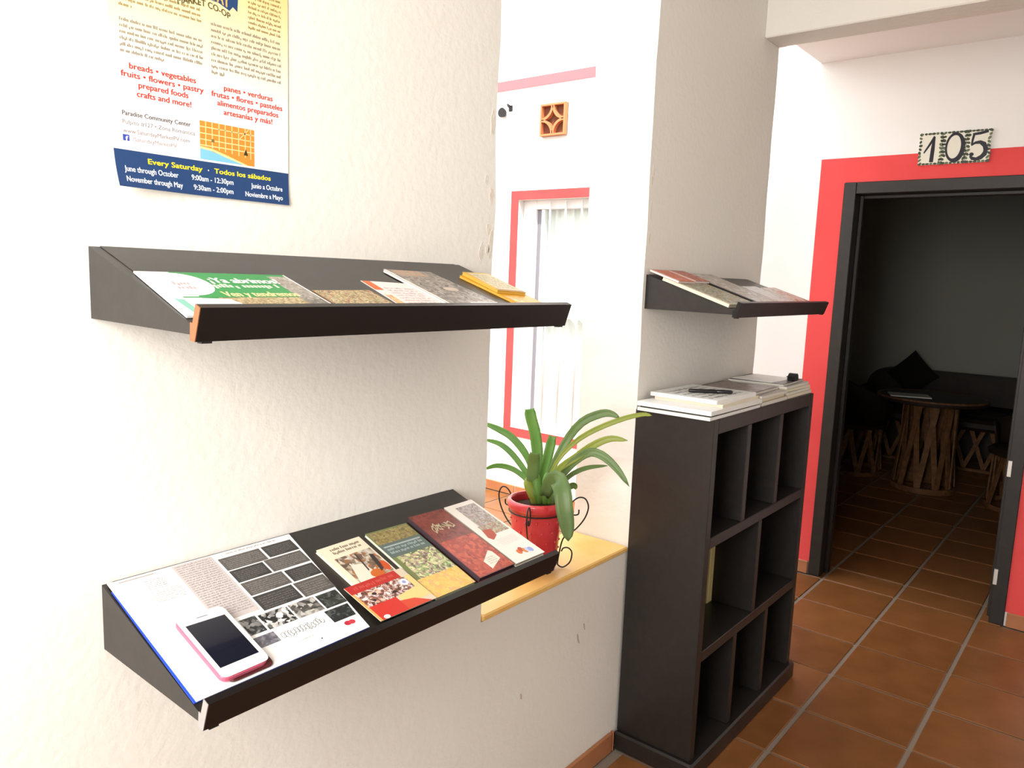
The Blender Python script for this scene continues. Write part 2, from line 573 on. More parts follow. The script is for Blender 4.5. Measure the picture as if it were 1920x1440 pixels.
# courtyard paving beyond what the photograph can pick apart, joined into one part
fld = MB()
for k in range(20):
    x1 = 4.12 - TX * k; x0 = x1 - TX
    for y0, y1 in zip(ylines[:-1], ylines[1:]):
        if y0 < W + WT - 0.02 or y1 > 5.2:
            continue
        if k < 14 and y0 <= 3.9 and x1 >= 2.7:
            continue
        fld.box((x0 + GX / 2, y0 + GY / 2, -0.008), (x1 - GX / 2, y1 - GY / 2, -0.0005))
fo = fld.build('paving_tiles', M_TILE, floor)
fo['kind'] = 'stuff'

# ---- skirting tiles
def skirting(name, pieces):
    root = None
    for a, b in pieces:
        mb = MB().box(a, b, c=0.003)
        if root is None:
            root = struct(name, mb, M_BASE)
        else:
            mb.build('skirting_tile', M_BASE, root)
pcs = []
x = 0.35
while x < 2.06:
    pcs.append(((x + 0.003, W - 0.012, 0), (min(x + 0.34, 2.06) - 0.003, W + 0.0, 0.07))); x += 0.34
skirting('baseboard_left', pcs)
pcs = [((XB - 0.012, 1.245, 0), (XB, 1.50, 0.07))]
y = 1.50
while y < 3.9:
    pcs.append(((XB - 0.012, y + 0.004, 0), (XB, y + 0.356, 0.07))); y += 0.36
pcs += [((XB - 0.012, -0.05, 0), (XB, 0.326, 0.07))]
skirting('baseboard_back', pcs)

# ---- red painted bands (laid on a little thicker than the white)
M_REDWASH = mat('washed_red_paint', (0.80, 0.17, 0.19, 1), 0.75, 0.2)  # red paint lightened to pink: overexposure put into the stripe's colour
def band(name, rects, label, th=0.004, m=None):
    mb = MB()
    for y0, z0, y1, z1 in rects:
        mb.box((XB - th, y0, z0), (XB + 0.001, y1, z1))
    o = struct(name, mb, m or M_RED)
    return props(o, label, 'painted band')
band('trim_3', [(DY1, 0.07, 1.365, 2.192), (DY0 - 0.125, 2.068, DY1, 2.192), (DY0 - 0.125, 0.07, DY0, 2.068)], 'broad red painted band around the dark doorway')
band('trim_4', [(WY1, WZ0 - 0.06, WY1 + 0.062, WZ1 + 0.06), (WY0 - 0.06, WZ1, WY1, WZ1 + 0.06), (WY0 - 0.06, WZ0 - 0.06, WY1, WZ0), (WY0 - 0.06, WZ0, WY0, WZ1)], 'red painted band framing the courtyard window')
band('trim_5', [(1.6, 2.782, 4.6, 2.845)], 'washed-out red stripe high on the courtyard wall', m=M_REDWASH)

# ---- door frame
door = empty('door_1', (XB, (DY0 + DY1) / 2, 0), label='dark wooden door frame inside the red band', cat='door frame')
door['kind'] = 'structure'
O = door.location
def dpart(name, a, b, m=M_DOOR, c=0.003):
    return MB(O).box(a, b, c=c).build(name, m, door)
jl = dpart('jamb', (XB - 0.012, DY1 - 0.060, 0.0), (XB + 0.17, DY1, DZ))
jr = dpart('jamb', (XB - 0.012, DY0, 0.0), (XB + 0.17, DY0 + 0.060, DZ))
dpart('head', (XB - 0.012, DY0 + 0.060, DZ - 0.058), (XB + 0.17, DY1 - 0.060, DZ))
dpart('door_stop', (XB + 0.07, DY1 - 0.078, 0.0), (XB + 0.12, DY1 - 0.060, DZ - 0.058))
dpart('door_stop', (XB + 0.07, DY0 + 0.060, 0.0), (XB + 0.12, DY0 + 0.078, DZ - 0.058))
dpart('door_stop', (XB + 0.07, DY0 + 0.078, DZ - 0.076), (XB + 0.12, DY1 - 0.078, DZ - 0.058))
for z in (0.19, 0.71):
    MB(O).box((XB - 0.014, DY0 + 0.046, z), (XB + 0.03, DY0 + 0.0622, z + 0.075), c=0.001).build('hinge', M_STEEL, jr)

# ---- courtyard window
win = empty('window_1', (XB + 0.06, (WY0 + WY1) / 2, WZ0), label='white barred window in the courtyard wall', cat='window')
win['kind'] = 'structure'
O = win.location
def pane_material():
    m = bpy.data.materials.new('window_glass'); m.use_nodes = True
    nt = m.node_tree; nt.nodes.remove(nt.nodes['Principled BSDF'])
    tr = nt.nodes.new('ShaderNodeBsdfTransparent'); tr.inputs[0].default_value = (0.96, 0.985, 0.98, 1)
    gl = nt.nodes.new('ShaderNodeBsdfGlossy'); gl.inputs['Roughness'].default_value = 0.03
    mx = nt.nodes.new('ShaderNodeMixShader')
    mx.inputs[0].default_value = 0.05; nt.links.new(tr.outputs[0], mx.inputs[1]); nt.links.new(gl.outputs[0], mx.inputs[2])
    nt.links.new(mx.outputs[0], nt.nodes['Material Output'].inputs['Surface'])
    return m
M_GLASS = pane_material()
M_CURT = mat('pale_curtain', (0.88, 0.91, 0.90, 1), 0.9, 0.1)
M_GREYGAP = mat('grey_sash_rail', (0.22, 0.22, 0.26, 1), 0.5, 0.4)
fr = MB(O)
FX0, FX1 = XB + 0.06, XB + 0.12
fr.box((FX0, WY1 - 0.11, WZ0), (FX1, WY1, WZ1), c=0.003)
fr.box((FX0, WY0, WZ0), (FX1, WY0 + 0.11, WZ1), c=0.003)
fr.box((FX0, WY0 + 0.11, WZ1 - 0.06), (FX1, WY1 - 0.11, WZ1), c=0.003)
fr.box((FX0, WY0 + 0.11, WZ0), (FX1, WY1 - 0.11, WZ0 + 0.06), c=0.003)
fr.build('window_frame', M_WHITE, win)
MB(O).box((FX0 + 0.02, WY1 - 0.145, WZ0 + 0.06), (FX1, WY1 - 0.112, WZ1 - 0.06)).build('sash_rail', M_GREYGAP, win)
sash = MB(O)
sash.box((FX0 + 0.012, WY1 - 0.175, WZ0 + 0.06), (FX1 - 0.01, WY1 - 0.146, WZ1 - 0.06), c=0.002)
sash.box((FX0 + 0.012, 2.79, WZ0 + 0.06), (FX1 - 0.01, 2.83, WZ1 - 0.06), c=0.002)
sash.box((FX0 + 0.012, WY0 + 0.11, WZ0 + 0.06), (FX1 - 0.01, WY0 + 0.14, WZ1 - 0.06), c=0.002)
sash.box((FX0 + 0.012, WY0 + 0.11, 1.27), (FX1 - 0.01, WY1 - 0.175, 1.31), c=0.002)
sash.build('sash', M_WHITE, win)
for (a, b) in ((WY0 + 0.14, 2.79), (2.83, WY1 - 0.175)):
    for (c, d) in ((WZ0 + 0.06, 1.27), (1.31, WZ1 - 0.06)):
        MB(O).box((FX0 + 0.03, a, c), (FX0 + 0.034, b, d)).build('pane', M_GLASS, win)
for i in range(5):
    y = WY1 - 0.245 - 0.128 * i
    MB(O).tube([(XB + 0.035, y, WZ0 + 0.012), (XB + 0.035, y, WZ1 - 0.012)], 0.0065, 8).build('security_bar', M_WHITE, win, True)
cur = MB((4.275, 2.94, 0.5))
nn = 120
for i in range(nn + 1):
    y = 2.51 + 0.845 * i / nn
    xx = 4.275 + 0.010 * math.sin(i * 0.62) + 0.004 * math.sin(i * 0.23)
    cur.v += [Vector((xx, y, 0.50)), Vector((xx, y, 2.045))]
    if i:
        cur.f.append([2 * i - 2, 2 * i, 2 * i + 1, 2 * i - 1]); cur.mi.append(0)
o = cur.build('curtain', M_CURT, None, True)
o.location = (4.275, 2.94, 0.5)
props(o, 'pale grey-green curtain hanging behind the barred window', 'curtain')

# ================================================================ SHELVES
SL, SH = 0.783, 0.106
ang = math.atan2(0.094, 0.287)
def shelf_frame(x0, z0):
    """x along the shelf, y up the slope, z out of the slope; origin at the wall"""
    up = Vector((0, math.cos(ang), math.sin(ang)))
    nrm = Vector((0, -math.sin(ang), math.cos(ang)))
    return Matrix(((1, up.x, nrm.x, x0), (0, up.y, nrm.y, W), (0, up.z, nrm.z, z0 + SH), (0, 0, 0, 1)))
def make_shelf(x0, z0, label, endm):
    root = empty('display_shelf', (x0, W, z0), label=label, cat='shelf', group='sloping dark display shelves on the wall')
    e = 0.016
    def y(d): return -d
    # side panels
    prof = [(0, 0), (0, SH - 0.001), (y(0.288), 0.0115), (y(0.286), -0.002)]
    for a in (0.0, SL - e):
        MB().prism(prof, 0, a, a + e).build('side_panel', M_WENGE, root)
    # sloping board
    t = 0.014
    board = [(-0.0005, SH), (-0.0005, SH - 0.015), (y(0.286), 0.012 - 0.0145), (y(0.288), 0.012)]
    MB().prism(board, 0, e, SL - e).build('sloping_board', M_WENGE, root)
    # top strip closes the ends of the board above the side panels
    MB().prism([(0, 0.0), (0, 0.090), (-0.012, 0.086), (-0.012, 0.0)], 0, e, SL - e).build('back_rail', M_WENGE, root)
    # front lip, square to the board
    lip = [(y(0.288), 0.0135), (y(0.2865), -0.0095), (y(0.298), -0.0105), (y(0.3125), 0.0325), (y(0.3015), 0.0365), (y(0.2935), 0.0125)]
    MB().prism(lip, 0, 0.0, SL).build('front_lip', M_EDGE, root)
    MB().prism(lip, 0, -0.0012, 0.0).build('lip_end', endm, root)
    for a in (0.008, SL - 0.022):
        MB().box((a, y(0.298), -0.013), (a + 0.014, y(0.2875), -0.0098)).build('lip_foot', M_EDGE, root)
    return root
S1 = (0.483, 1.456); S2 = (0.483, 0.939); S3 = (2.108, 1.456)
make_shelf(*S1, 'upper dark sloping shelf under the market poster', mat('tan_glare_edge', (0.26, 0.105, 0.045, 1), 0.6, 0.3))  # tan end cap paints the orange glare on the lip's left end
make_shelf(*S2, 'lower dark sloping shelf holding the phone and newspaper', mat('pale_glare_edge', (0.30, 0.28, 0.27, 1), 0.6, 0.3))  # pale end cap, glare painted as colour here too
make_shelf(*S3, 'dark sloping magazine shelf on the pillar above the bookcase', M_EDGE)

class Item:
    """a thing lying on a sloping shelf. quad: corners in (u, v) metres, u along the shelf, v down from the wall"""
    def __init__(self, shelf, name, label, cat, quad, n0, group=None):
        fm = shelf_frame(*shelf)
        cu = sum(p[0] for p in quad) / 4; cv = sum(p[1] for p in quad) / 4
        self.c = (cu, -cv)
        self.quad = [(p[0] - cu, -p[1] + cv) for p in quad]
        self.root = empty(name, label=label, cat=cat, group=group, matrix=fm @ Matrix.Translation((cu, -cv, n0)))
    def loc(self, u, v):
        return (u - self.c[0], -v - self.c[1])
    def slab(self, name, z0, z1, m, inset=0.0, quad=None):
        q = quad or self.quad
        cx = sum(p[0] for p in q) / 4; cy = sum(p[1] for p in q) / 4
        pts = []
        for p in q:
            d = Vector((p[0] - cx, p[1] - cy)); k = 1 - inset / max(d.length, 1e-6)
            pts.append((cx + d.x * k, cy + d.y * k))
        return MB().prism(pts[::-1], 2, z0, z1).build(name, m, self.root)
    def booklet(self, th, cover, pages=M_PAGES):
        self.slab('pages', 0.0002, th - 0.0006, pages, 0.0016)
        self.slab('cover', th - 0.0006, th, cover)
        self.slab('back_cover', 0.0, 0.0002, cover)
        return Print(self.quad, th)
    def sheet(self, th, m):
        self.slab('sheet', 0.0, th, m)
        return Print(self.quad, th)
    def ident(self, z):
        """print addressed directly in shelf metres"""
        return Print([self.loc(0, 0), self.loc(1, 0), self.loc(1, 1), self.loc(0, 1)], z)

GR = 'leaflets and magazines lying on the sloping shelves'
# ---------------------------------------------------------------- upper shelf
it = Item(S1, 'leaflet', 'green and white leaflet with the words Ya abrimos, at the left shelf end', 'leaflet', [(0.012, 0.118), (0.252, 0.118), (0.256, 0.278), (0.003, 0.286)], 0.0006)
p = it.sheet(0.0025, M_PAPER)
p.rect(0.20, 0.0, 0.985, 0.80, ink('2f8f4a'), 0)
p.rect(0.15, 0.80, 0.985, 1.0, photo('green_leaf_photo', ['3f4a30', '7c5a48', 'b8a07c', '66543f', 'd8ccb0'], 90), 0)
p.rect(0.84, 0.06, 0.985, 0.80, photo('leaflet_side_photo', ['8a7f78', 'a89c90', '6e6f66', 'c8beb2'], 60), 1)
p.rect(0.30, 0.62, 0.985, 0.80, photo('leaflet_food_photo', ['5c6a3c', '9a8358', 'cdb98a', '6c4a3c'], 100), 1)
p.ell(0.20, 0.30, 0.17, 0.27, ink('fbfbf8'), 2)
p.poly([(0.0, 0.60), (0.03, 0.60), (0.36, 0.66), (0.42, 0.84), (0.36, 1.0), (0.0, 1.0)], ink('f6fbfb'), 2)
p.poly([(0.04, 0.64), (0.09, 0.66), (0.10, 1.0), (0.06, 1.0)], ink('7fb8a8'), 3)
p.rect(0.10, 0.60, 0.40, 0.625, ink('2f8f4a'), 3)
p.text('\u00a1Ya abrimos!', 0.39, 0.86, 0.26, 0.13, ink('f8fbf4'), 3, bold=0.004)
p.greek(0.37, 0.30, 0.83, 0.40, 1, ink('d8f0d0'), 3, fill=1.0)
p.text('Ven y tendremos', 0.36, 0.86, 0.60, 0.12, ink('efd9a0'), 3, bold=0.003)
p.greek(0.14, 0.24, 0.26, 0.44, 2, ink('b59a9a'), 3, fill=0.8)
p.build('printing', None, it.root)

it = Item(S1, 'postcard', 'low postcard printed with food photos, right of the green leaflet', 'postcard', [(0.262, 0.182), (0.383, 0.178), (0.386, 0.284), (0.262, 0.284)], 0.0006)
p = it.sheet(0.001, ink('8a6a4c'))
p.rect(0.02, 0.02, 0.98, 0.98, photo('postcard_food', ['4a3c2c', '8c4a34', 'c9b06c', '6f7a4a', 'd8c8a8', '7a3a2a'], 110), 0)
p.build('printing', None, it.root)

it = Item(S1, 'flyer', 'pale pink flyer with an orange corner, half under the grey magazine', 'flyer', [(0.402, 0.130), (0.515, 0.142), (0.520, 0.284), (0.389, 0.284)], 0.0006)
p = it.sheet(0.001, ink('eadfdc'))
p.poly([(0, 0), (0.16, 0.0), (0.16, 0.30), (0.0, 0.30)], ink('d9672f'), 0)
p.rect(0.0, 0.45, 0.14, 1.0, photo('flyer_food', ['e8b860', 'd88a3a', 'efe0c0', 'b0562c'], 90), 0)
p.greek(0.22, 0.18, 0.8, 0.9, 9, ink('c9b8b6'), 1)
p.build('printing', None, it.root)

it = Item(S1, 'magazine', 'glossy grey photo magazine with a white spine on the upper shelf', 'magazine', [(0.496, 0.077), (0.613, 0.084), (0.640, 0.284), (0.498, 0.284)], 0.0018)
p = it.booklet(0.005, ink('8c857c'))
p.rect(0.05, 0.0, 1.0, 0.98, photo('grey_mag_cover', ['3a3a3c', '6e675f', '8c8378', 'a8a098', '704a3c'], 45), 0)
p.rect(0.0, 0.0, 0.05, 1.0, ink('f0ece6'), 1)
p.rect(0.12, 0.0, 0.72, 0.16, photo('grey_mag_head', ['8a7c68', 'a89478', 'b88a70', '8a7f70'], 80), 1)
p.ell(0.62, 0.50, 0.14, 0.05, ink('c8b8a8'), 1)
p.rect(0.45, 0.84, 1.0, 1.0, ink('e8ecee'), 1)
p.build('printing', None, it.root)

qy = [(0.690, 0.094), (0.778, 0.090), (0.781, 0.284), (0.700, 0.284)]
it = Item(S1, 'magazine', 'yellow magazine at the right end of the upper shelf, under a cream one', 'magazine', qy, 0.0006)
M_YPAGE = mat('yellow_page_edges', (0.62, 0.36, 0.06, 1), 0.7, 0.2)
p = it.booklet(0.005, ink('d99a1c'), M_YPAGE)
p.rect(0.06, 0.62, 0.97, 0.98, photo('yellow_mag_cover', ['c98a20', 'e8bc4a', 'd6983c', 'f0d080'], 50), 0)
p.build('printing', None, it.root)
qc = [(0.700, 0.090), (0.776, 0.093), (0.772, 0.212), (0.696, 0.198)]
it = Item(S1, 'booklet', 'small cream booklet with yellow edges lying on the yellow magazine', 'booklet', qc, 0.0060)
p = it.booklet(0.006, ink('d8b45a'), M_YPAGE)
p.rect(0.0, 0.0, 0.10, 1.0, ink('e2a41e'), 0)
p.rect(0.14, 0.06, 0.95, 0.94, ink('d8ccaa'), 0)
p.greek(0.2, 0.1, 0.9, 0.85, 7, ink('a89668'), 1)
p.rect(0.0, 0.92, 1.0, 1.0, ink('a87a20'), 1)
p.build('printing', None, it.root)

# ---------------------------------------------------------------- lower shelf
it = Item(S2, 'newspaper', 'large newspaper page with dark photo blocks on the lower shelf', 'newspaper', [(0.005, 0.006), (0.333, 0.006), (0.306, 0.284), (0.004, 0.287)], 0.0006)
it.slab('back_page', 0.0, 0.0018, ink('1f46b8'), quad=[(it.quad[0][0] - 0.0015, it.quad[0][1] - 0.02), it.quad[1], it.quad[2], (it.quad[3][0] - 0.0035, it.quad[3][1])])
it.slab('front_page', 0.0018, 0.0030, ink('f4f3f0'))
p = it.ident(0.0030)
GREYT = ink('b9b2ae'); LT = ink('a49c98')
p.rect(0.105, 0.008, 0.1755, 0.165, ink('c4bcba'), 0)
p.rect(0.020, 0.011, 0.075, 0.0135, ink('a89c90'), 1)
p.greek(0.052, 0.024, 0.085, 0.050, 6, ink('948c90'), 1)
p.greek(0.050, 0.052, 0.098, 0.082, 6, LT, 1)
p.greek(0.109, 0.010, 0.172, 0.155, 26, ink('948a88'), 1)
p.greek(0.20, 0.008, 0.30, 0.016, 1, ink('a89c90'), 1)
dark = photo('news_dark', ['2c2b2a', '3a3938', '33312f'], 60, rough=0.5)
mid = photo('news_mid', ['55514e', '5f5b57', '4c4846'], 60, rough=0.5)
cells = [((0.180, 0.022, 0.2585, 0.0565), mid), ((0.180, 0.0592, 0.2435, 0.0925), dark), ((0.180, 0.0955, 0.2585, 0.1305), mid), ((0.179, 0.134, 0.253, 0.1715), dark),
         ((0.263, 0.0215, 0.3245, 0.054), dark), ((0.247, 0.0575, 0.3225, 0.092), mid), ((0.2625, 0.0975, 0.3205, 0.1305), dark), ((0.2565, 0.134, 0.3185, 0.1735), mid)]
for (a, b, c, d), m in cells:
    p.rect(a, b, c, d, m, 1)
    p.greek(a + 0.006, b + 0.004, c - 0.004, d - 0.002, 6, ink('8d8883') if m is mid else ink('75716c'), 2, last=0.6)
bw = [photo('news_photo_%d' % i, c, s, rough=0.5) for i, (c, s) in enumerate([(['1c1c1c', '2c2c2c', 'e8e6e2', '3a3836'], 42), (['2a2a2a', '55524e', 'c4c0ba', '2e2c2a'], 40), (['2c302c', '1e2220', '5c625c'], 55), (['23272a', '1c2020', '565c58'], 60), (['1e1e20', '3a3a3c', 'a8a6a2'], 38), (['4a4a52', '6c6a74', '8c8a90'], 55)])]
p.rect(0.163, 0.1765, 0.2145, 0.2130, bw[0], 1)
p.rect(0.2175, 0.1775, 0.2672, 0.2135, bw[1], 1)
p.rect(0.2705, 0.1790, 0.3125, 0.2145, bw[2], 1)
p.poly([(0.261, 0.2485), (0.305, 0.2485), (0.309, 0.2185), (0.261, 0.2185)], bw[3], 1)
p.rect(0.131, 0.1735, 0.1595, 0.2120, bw[4], 1)
p.rect(0.124, 0.2185, 0.1650, 0.2420, bw[5], 1)
# handwriting-like title, too blurred to read
rr = random.Random(3)
for i in range(13):
    cx, cy = 0.174 + 0.006 * i, 0.2345 + 0.0015 * math.sin(i)
    pts = []
    for k in range(7):
        a = k * (0.9 + 0.3 * rr.random()) + rr.random()
        pts.append((cx + 0.0042 * math.cos(a), cy + 0.0075 * math.sin(a) * (0.7 + 0.5 * rr.random())))
    for a, b in zip(pts[:-1], pts[1:]):
        d = Vector((b[0] - a[0], b[1] - a[1])).normalized() * 0.0004
        p.poly([(a[0] - d.y, a[1] + d.x), (b[0] - d.y, b[1] + d.x), (b[0] + d.y, b[1] - d.x), (a[0] + d.y, a[1] - d.x)], ink('6a6a6a'), 1)
p.ell(0.2795, 0.2595, 0.0065, 0.0052, ink('b3283c'), 1)
p.ell(0.2875, 0.2600, 0.0062, 0.0050, ink('c23a48'), 1.5)
p.poly([(0.220, 0.2672), (0.2235, 0.2672), (0.2218, 0.2712)], ink('2c2c2c'), 1)
p.greek(0.185, 0.254, 0.215, 0.258, 1, LT, 1)
p.build('printing', None, it.root)

# phone in its case
PH0 = 0.0037
quad = [(0.0440, 0.142), (0.1165, 0.145), (0.1185, 0.2775), (0.0455, 0.2795)]
it = Item(S2, 'smartphone', 'white smartphone in a pink case lying on the newspaper', 'phone', quad, PH0)
def rrect(q, r, n=5):
    """rounded quad outline"""
    out = []
    k = len(q)
    for i in range(k):
        p0, p1, p2 = Vector(q[i - 1]), Vector(q[i]), Vector(q[(i + 1) % k])
        a = p1 + (p0 - p1).normalized() * r; b = p1 + (p2 - p1).normalized() * r
        for j in range(n + 1):
            t = j / n
            pt = a * (1 - t) ** 2 + p1 * (2 * t * (1 - t)) + b * t * t
            out.append((pt.x, pt.y))
    return out
def grow(q, d):
    cx = sum(p_[0] for p_ in q) / 4; cy = sum(p_[1] for p_ in q) / 4
    return [(p_[0] + math.copysign(d, p_[0] - cx), p_[1] + math.copysign(d, p_[1] - cy)) for p_ in q]
def rslab(name, q, r, layers, m, parent):
    """stack of rounded outlines: layers = [(z, grow)]"""
    mb = MB(); n = None
    rings = [rrect(grow(q, g), r + g * 0.8) for z, g in layers]
    n = len(rings[0])
    vs_ = [(x_, y_, z) for (z, g), rg in zip(layers, rings) for x_, y_ in rg]
    fs = [tuple(range(n)), tuple((len(layers) - 1) * n + i for i in range(n - 1, -1, -1))]
    for k in range(len(layers) - 1):
        for i in range(n):
            j = (i + 1) % n
            fs.append((k * n + i, (k + 1) * n + i, (k + 1) * n + j, k * n + j))
    mb.add(vs_, fs)
    return mb.build(name, m, parent)
Q = it.quad
M_PINK = mat('pink_phone_case', (0.62, 0.10, 0.17, 1), 0.35, 0.5)
M_MAROON = mat('maroon_leather', (0.10, 0.016, 0.020, 1), 0.42, 0.5, bump=(260, 0.3, 0.001))
M_PHW = mat('white_phone_glass', (0.83, 0.82, 0.82, 1), 0.16, 0.5)
M_SCREEN = mat('dark_phone_screen', (0.010, 0.011, 0.020, 1), 0.06, 0.6)
flap = [(Q[0][0] + 0.012, Q[0][1] - 0.012), (Q[1][0] + 0.007, Q[1][1] - 0.012), (Q[2][0] + 0.009, Q[2][1] - 0.0035), (Q[3][0] + 0.012, Q[3][1] - 0.003)]
rslab('flip_cover', flap, 0.010, [(0.0, 0), (0.003, 0.001), (0.0045, 0)], M_MAROON, it.root)
rslab('case', Q, 0.013, [(0.0047, -0.001), (0.0062, 0.0020), (0.0110, 0.0020), (0.0122, 0.0008)], M_PINK, it.root)
rslab('body', Q, 0.012, [(0.0118, 0.0002), (0.0135, 0.0), (0.0142, -0.0015)], M_PHW, it.root)
p = Print(Q, 0.0142)
p.rect(0.075, 0.145, 0.925, 0.865, M_SCREEN, 0)
p.build('screen', None, it.root)
p = Print(Q, 0.0142)
p.rect(0.38, 0.065, 0.62, 0.078, ink('6a6a6c'), 0)
p.build('earpiece', None, it.root)
p = Print(Q, 0.0142)
p.rect(0.40, 0.915, 0.60, 0.950, ink('d8d6d8'), 0)
p.build('home_button', None, it.root)

it = Item(S2, 'brochure', 'cream brochure stack with a photo of a dressed table, beside the newspaper', 'brochure', [(0.346, 0.074), (0.448, 0.071), (0.444, 0.262), (0.348, 0.264)], 0.0006)
p = it.booklet(0.006, ink('ece0c6'), M_CREAMP)
p.greek(0.22, 0.04, 0.90, 0.15, 2, ink('7c6a58'), 1, fill=0.8)
p.rect(0.13, 0.20, 0.97, 0.60, photo('brochure_room', ['4c3c34', '7a6450', 'd8d0c0', '8a6a44', 'b8683a'], 38), 0)
p.poly([(0.15, 0.60), (0.62, 0.60), (0.55, 0.38), (0.30, 0.34)], ink('e6ddcc'), 1)
p.ell(0.62, 0.56, 0.15, 0.06, ink('c9682c'), 2)
p.ell(0.90, 0.50, 0.08, 0.08, ink('c8542a'), 2)
p.poly([(0.72, 0.56), (0.84, 0.52), (0.90, 0.30), (0.82, 0.28)], ink('3c3430'), 2)
p.poly([(0.50, 0.50), (0.54, 0.48), (0.60, 0.22), (0.56, 0.22)], ink('4a4038'), 2)
p.build('printing', None, it.root)

it = Item(S2, 'brochure', 'green garden-photo brochure with a yellow lower part on the lower shelf', 'brochure', [(0.464, 0.070), (0.570, 0.073), (0.563, 0.286), (0.459, 0.286)], 0.0006)
p = it.booklet(0.006, ink('77804f'))
p.rect(0.03, 0.02, 0.97, 0.20, photo('garden_top', ['5c5a34', '8c7c44', 'a89a60', '6c4c48'], 70), 0)
p.rect(0.0, 0.20, 1.0, 0.40, ink('62706a'), 0)
p.rect(0.06, 0.235, 0.94, 0.255, ink('a7b4b2'), 1)
p.greek(0.08, 0.26, 0.92, 0.36, 2, ink('9fb0b0'), 1, fill=0.8)
p.rect(0.10, 0.40, 0.98, 0.74, photo('garden_flowers', ['4c5c34', '8ca860', 'd8dca0', 'b8a088', '6c4c50', 'e8e4c8'], 55), 0)
p.rect(0.0, 0.74, 1.0, 1.0, photo('garden_yellow', ['d8a83c', 'e6c468', 'e0b050', 'd8a878'], 40), 0)
p.build('printing', None, it.root)

it = Item(S2, 'book', 'maroon paperback with a white label near its lower corner', 'book', [(0.583, 0.063), (0.681, 0.067), (0.680, 0.286), (0.575, 0.286)], 0.0006)
p = it.booklet(0.010, mat('maroon_cover', (0.16, 0.030, 0.022, 1), 0.28, 0.5), mat('purple_grey_pages', (0.05, 0.035, 0.045, 1), 0.5, 0.4))
p.rect(0.02, 0.01, 0.98, 0.45, photo('maroon_top', ['5c221c', '7a3028', '8c4034', '6a2a24'], 30), 0)
p.rect(0.02, 0.45, 0.98, 0.99, photo('maroon_low', ['8c2c20', 'a83c28', 'c8583c', '9a3424', 'b04a38'], 34), 0)
rr = random.Random(8)
for i in range(7):                                    # brush-script title, too blurred to read
    cx = 0.24 + 0.085 * i
    pts = [(cx + 0.05 * math.cos(k * 1.9 + i * 1.7), 0.25 - 0.01 * (i % 2) + 0.05 * math.sin(k * 1.4 + 2.3 * i) * (0.5 + 0.9 * rr.random())) for k in range(4 + i % 3)]
    for a, b in zip(pts[:-1], pts[1:]):
        d = Vector((b[0] - a[0], b[1] - a[1])).normalized() * 0.008
        p.poly([(a[0] - d.y, a[1] + d.x), (b[0] - d.y, b[1] + d.x), (b[0] + d.y, b[1] - d.x), (a[0] + d.y, a[1] - d.x)], ink('c4bf9c'), 1 + 0.05 * i)
lab = [(0.45, 0.955), (0.86, 0.87), (0.86, 0.76), (0.80, 0.73), (0.44, 0.84)]
p.poly(lab, ink('efe6d8'), 2)
p.greek(0.52, 0.80, 0.80, 0.90, 4, ink('b8a898'), 3)
p.build('printing', None, it.root)

it = Item(S2, 'brochure', 'white brochure with a patio photo at the right end of the lower shelf', 'brochure', [(0.689, 0.064), (0.779, 0.063), (0.781, 0.286), (0.686, 0.286)], 0.0006)
p = it.booklet(0.008, ink('f0e9e0'), M_CREAMP)
p.rect(0.26, 0.06, 0.93, 0.40, photo('patio_photo', ['8a8478', 'a89c94', 'c0b4b8', '7c7468', 'b08a70'], 60), 0)
p.rect(0.20, 0.40, 0.93, 0.56, photo('patio_low', ['a85a40', 'b8c0a0', '8c7468', 'c8846a'], 70), 0)
p.poly([(0.12, 0.58), (0.20, 0.63), (0.42, 0.58), (0.46, 0.48), (0.20, 0.46)], ink('b4503c'), 1)
p.greek(0.24, 0.63, 0.86, 0.74, 5, ink('e0d6d4'), 1)
for s, t, c in ((0.42, 0.88, 'd8703c'), (0.52, 0.86, 'c05034'), (0.60, 0.89, 'd88a40'), (0.76, 0.90, '9ca8e0'), (0.68, 0.89, 'c8cce8')):
    p.ell(s, t, 0.07, 0.035, ink(c), 1 + s)
p.build('printing', None, it.root)

it = Item(S2, 'leaflet', 'red-banded leaflet with a crowd photo laid across the brochures', 'leaflet', [(0.322, 0.190), (0.455, 0.189), (0.4565, 0.2875), (0.326, 0.2875)], 0.0080)
p = it.sheet(0.0012, ink('d8c8b0'))
p.rect(0.0, 0.0, 0.86, 0.22, ink('b8302a'), 0)
p.greek(0.10, 0.05, 0.80, 0.16, 1, ink('c8564a'), 1, fill=0.9)
p.rect(0.0, 0.22, 0.04, 1.0, ink('e8a860'), 0)
p.rect(0.04, 0.22, 0.90, 0.62, photo('crowd_photo', ['3c2c2a', '6c4438', 'a86a54', 'e8dcd8', '4a3a40'], 75), 0)
rr = random.Random(5)
for i in range(16):
    s, t = 0.08 + 0.78 * rr.random(), 0.26 + 0.32 * rr.random()
    p.ell(s, t, 0.025 + 0.02 * rr.random(), 0.035, ink(rr.choice(['f0e4e0', 'e8c0a8', '7c4438', 'd8a088', '3a2a2c'])), 1 + i * 0.05, n=10)
p.ell(0.82, 0.36, 0.07, 0.09, ink('f2eef2'), 2)
p.ell(0.82, 0.36, 0.03, 0.04, ink('9aa0d0'), 3)
p.poly([(0.50, 0.86), (1.0, 0.86), (1.0, 0.22), (0.90, 0.22), (0.90, 0.55), (0.55, 0.62)], ink('ecca86'), 1)
p.rect(0.04, 0.62, 0.50, 1.0, ink('c9352c'), 1)
p.poly([(0.50, 1.0), (0.92, 1.0), (0.72, 0.80), (0.50, 0.74)], ink('cf4a34'), 2)
p.ell(0.13, 0.96, 0.05, 0.05, ink('f2d8d8'), 3)
p.build('printing', None, it.root)

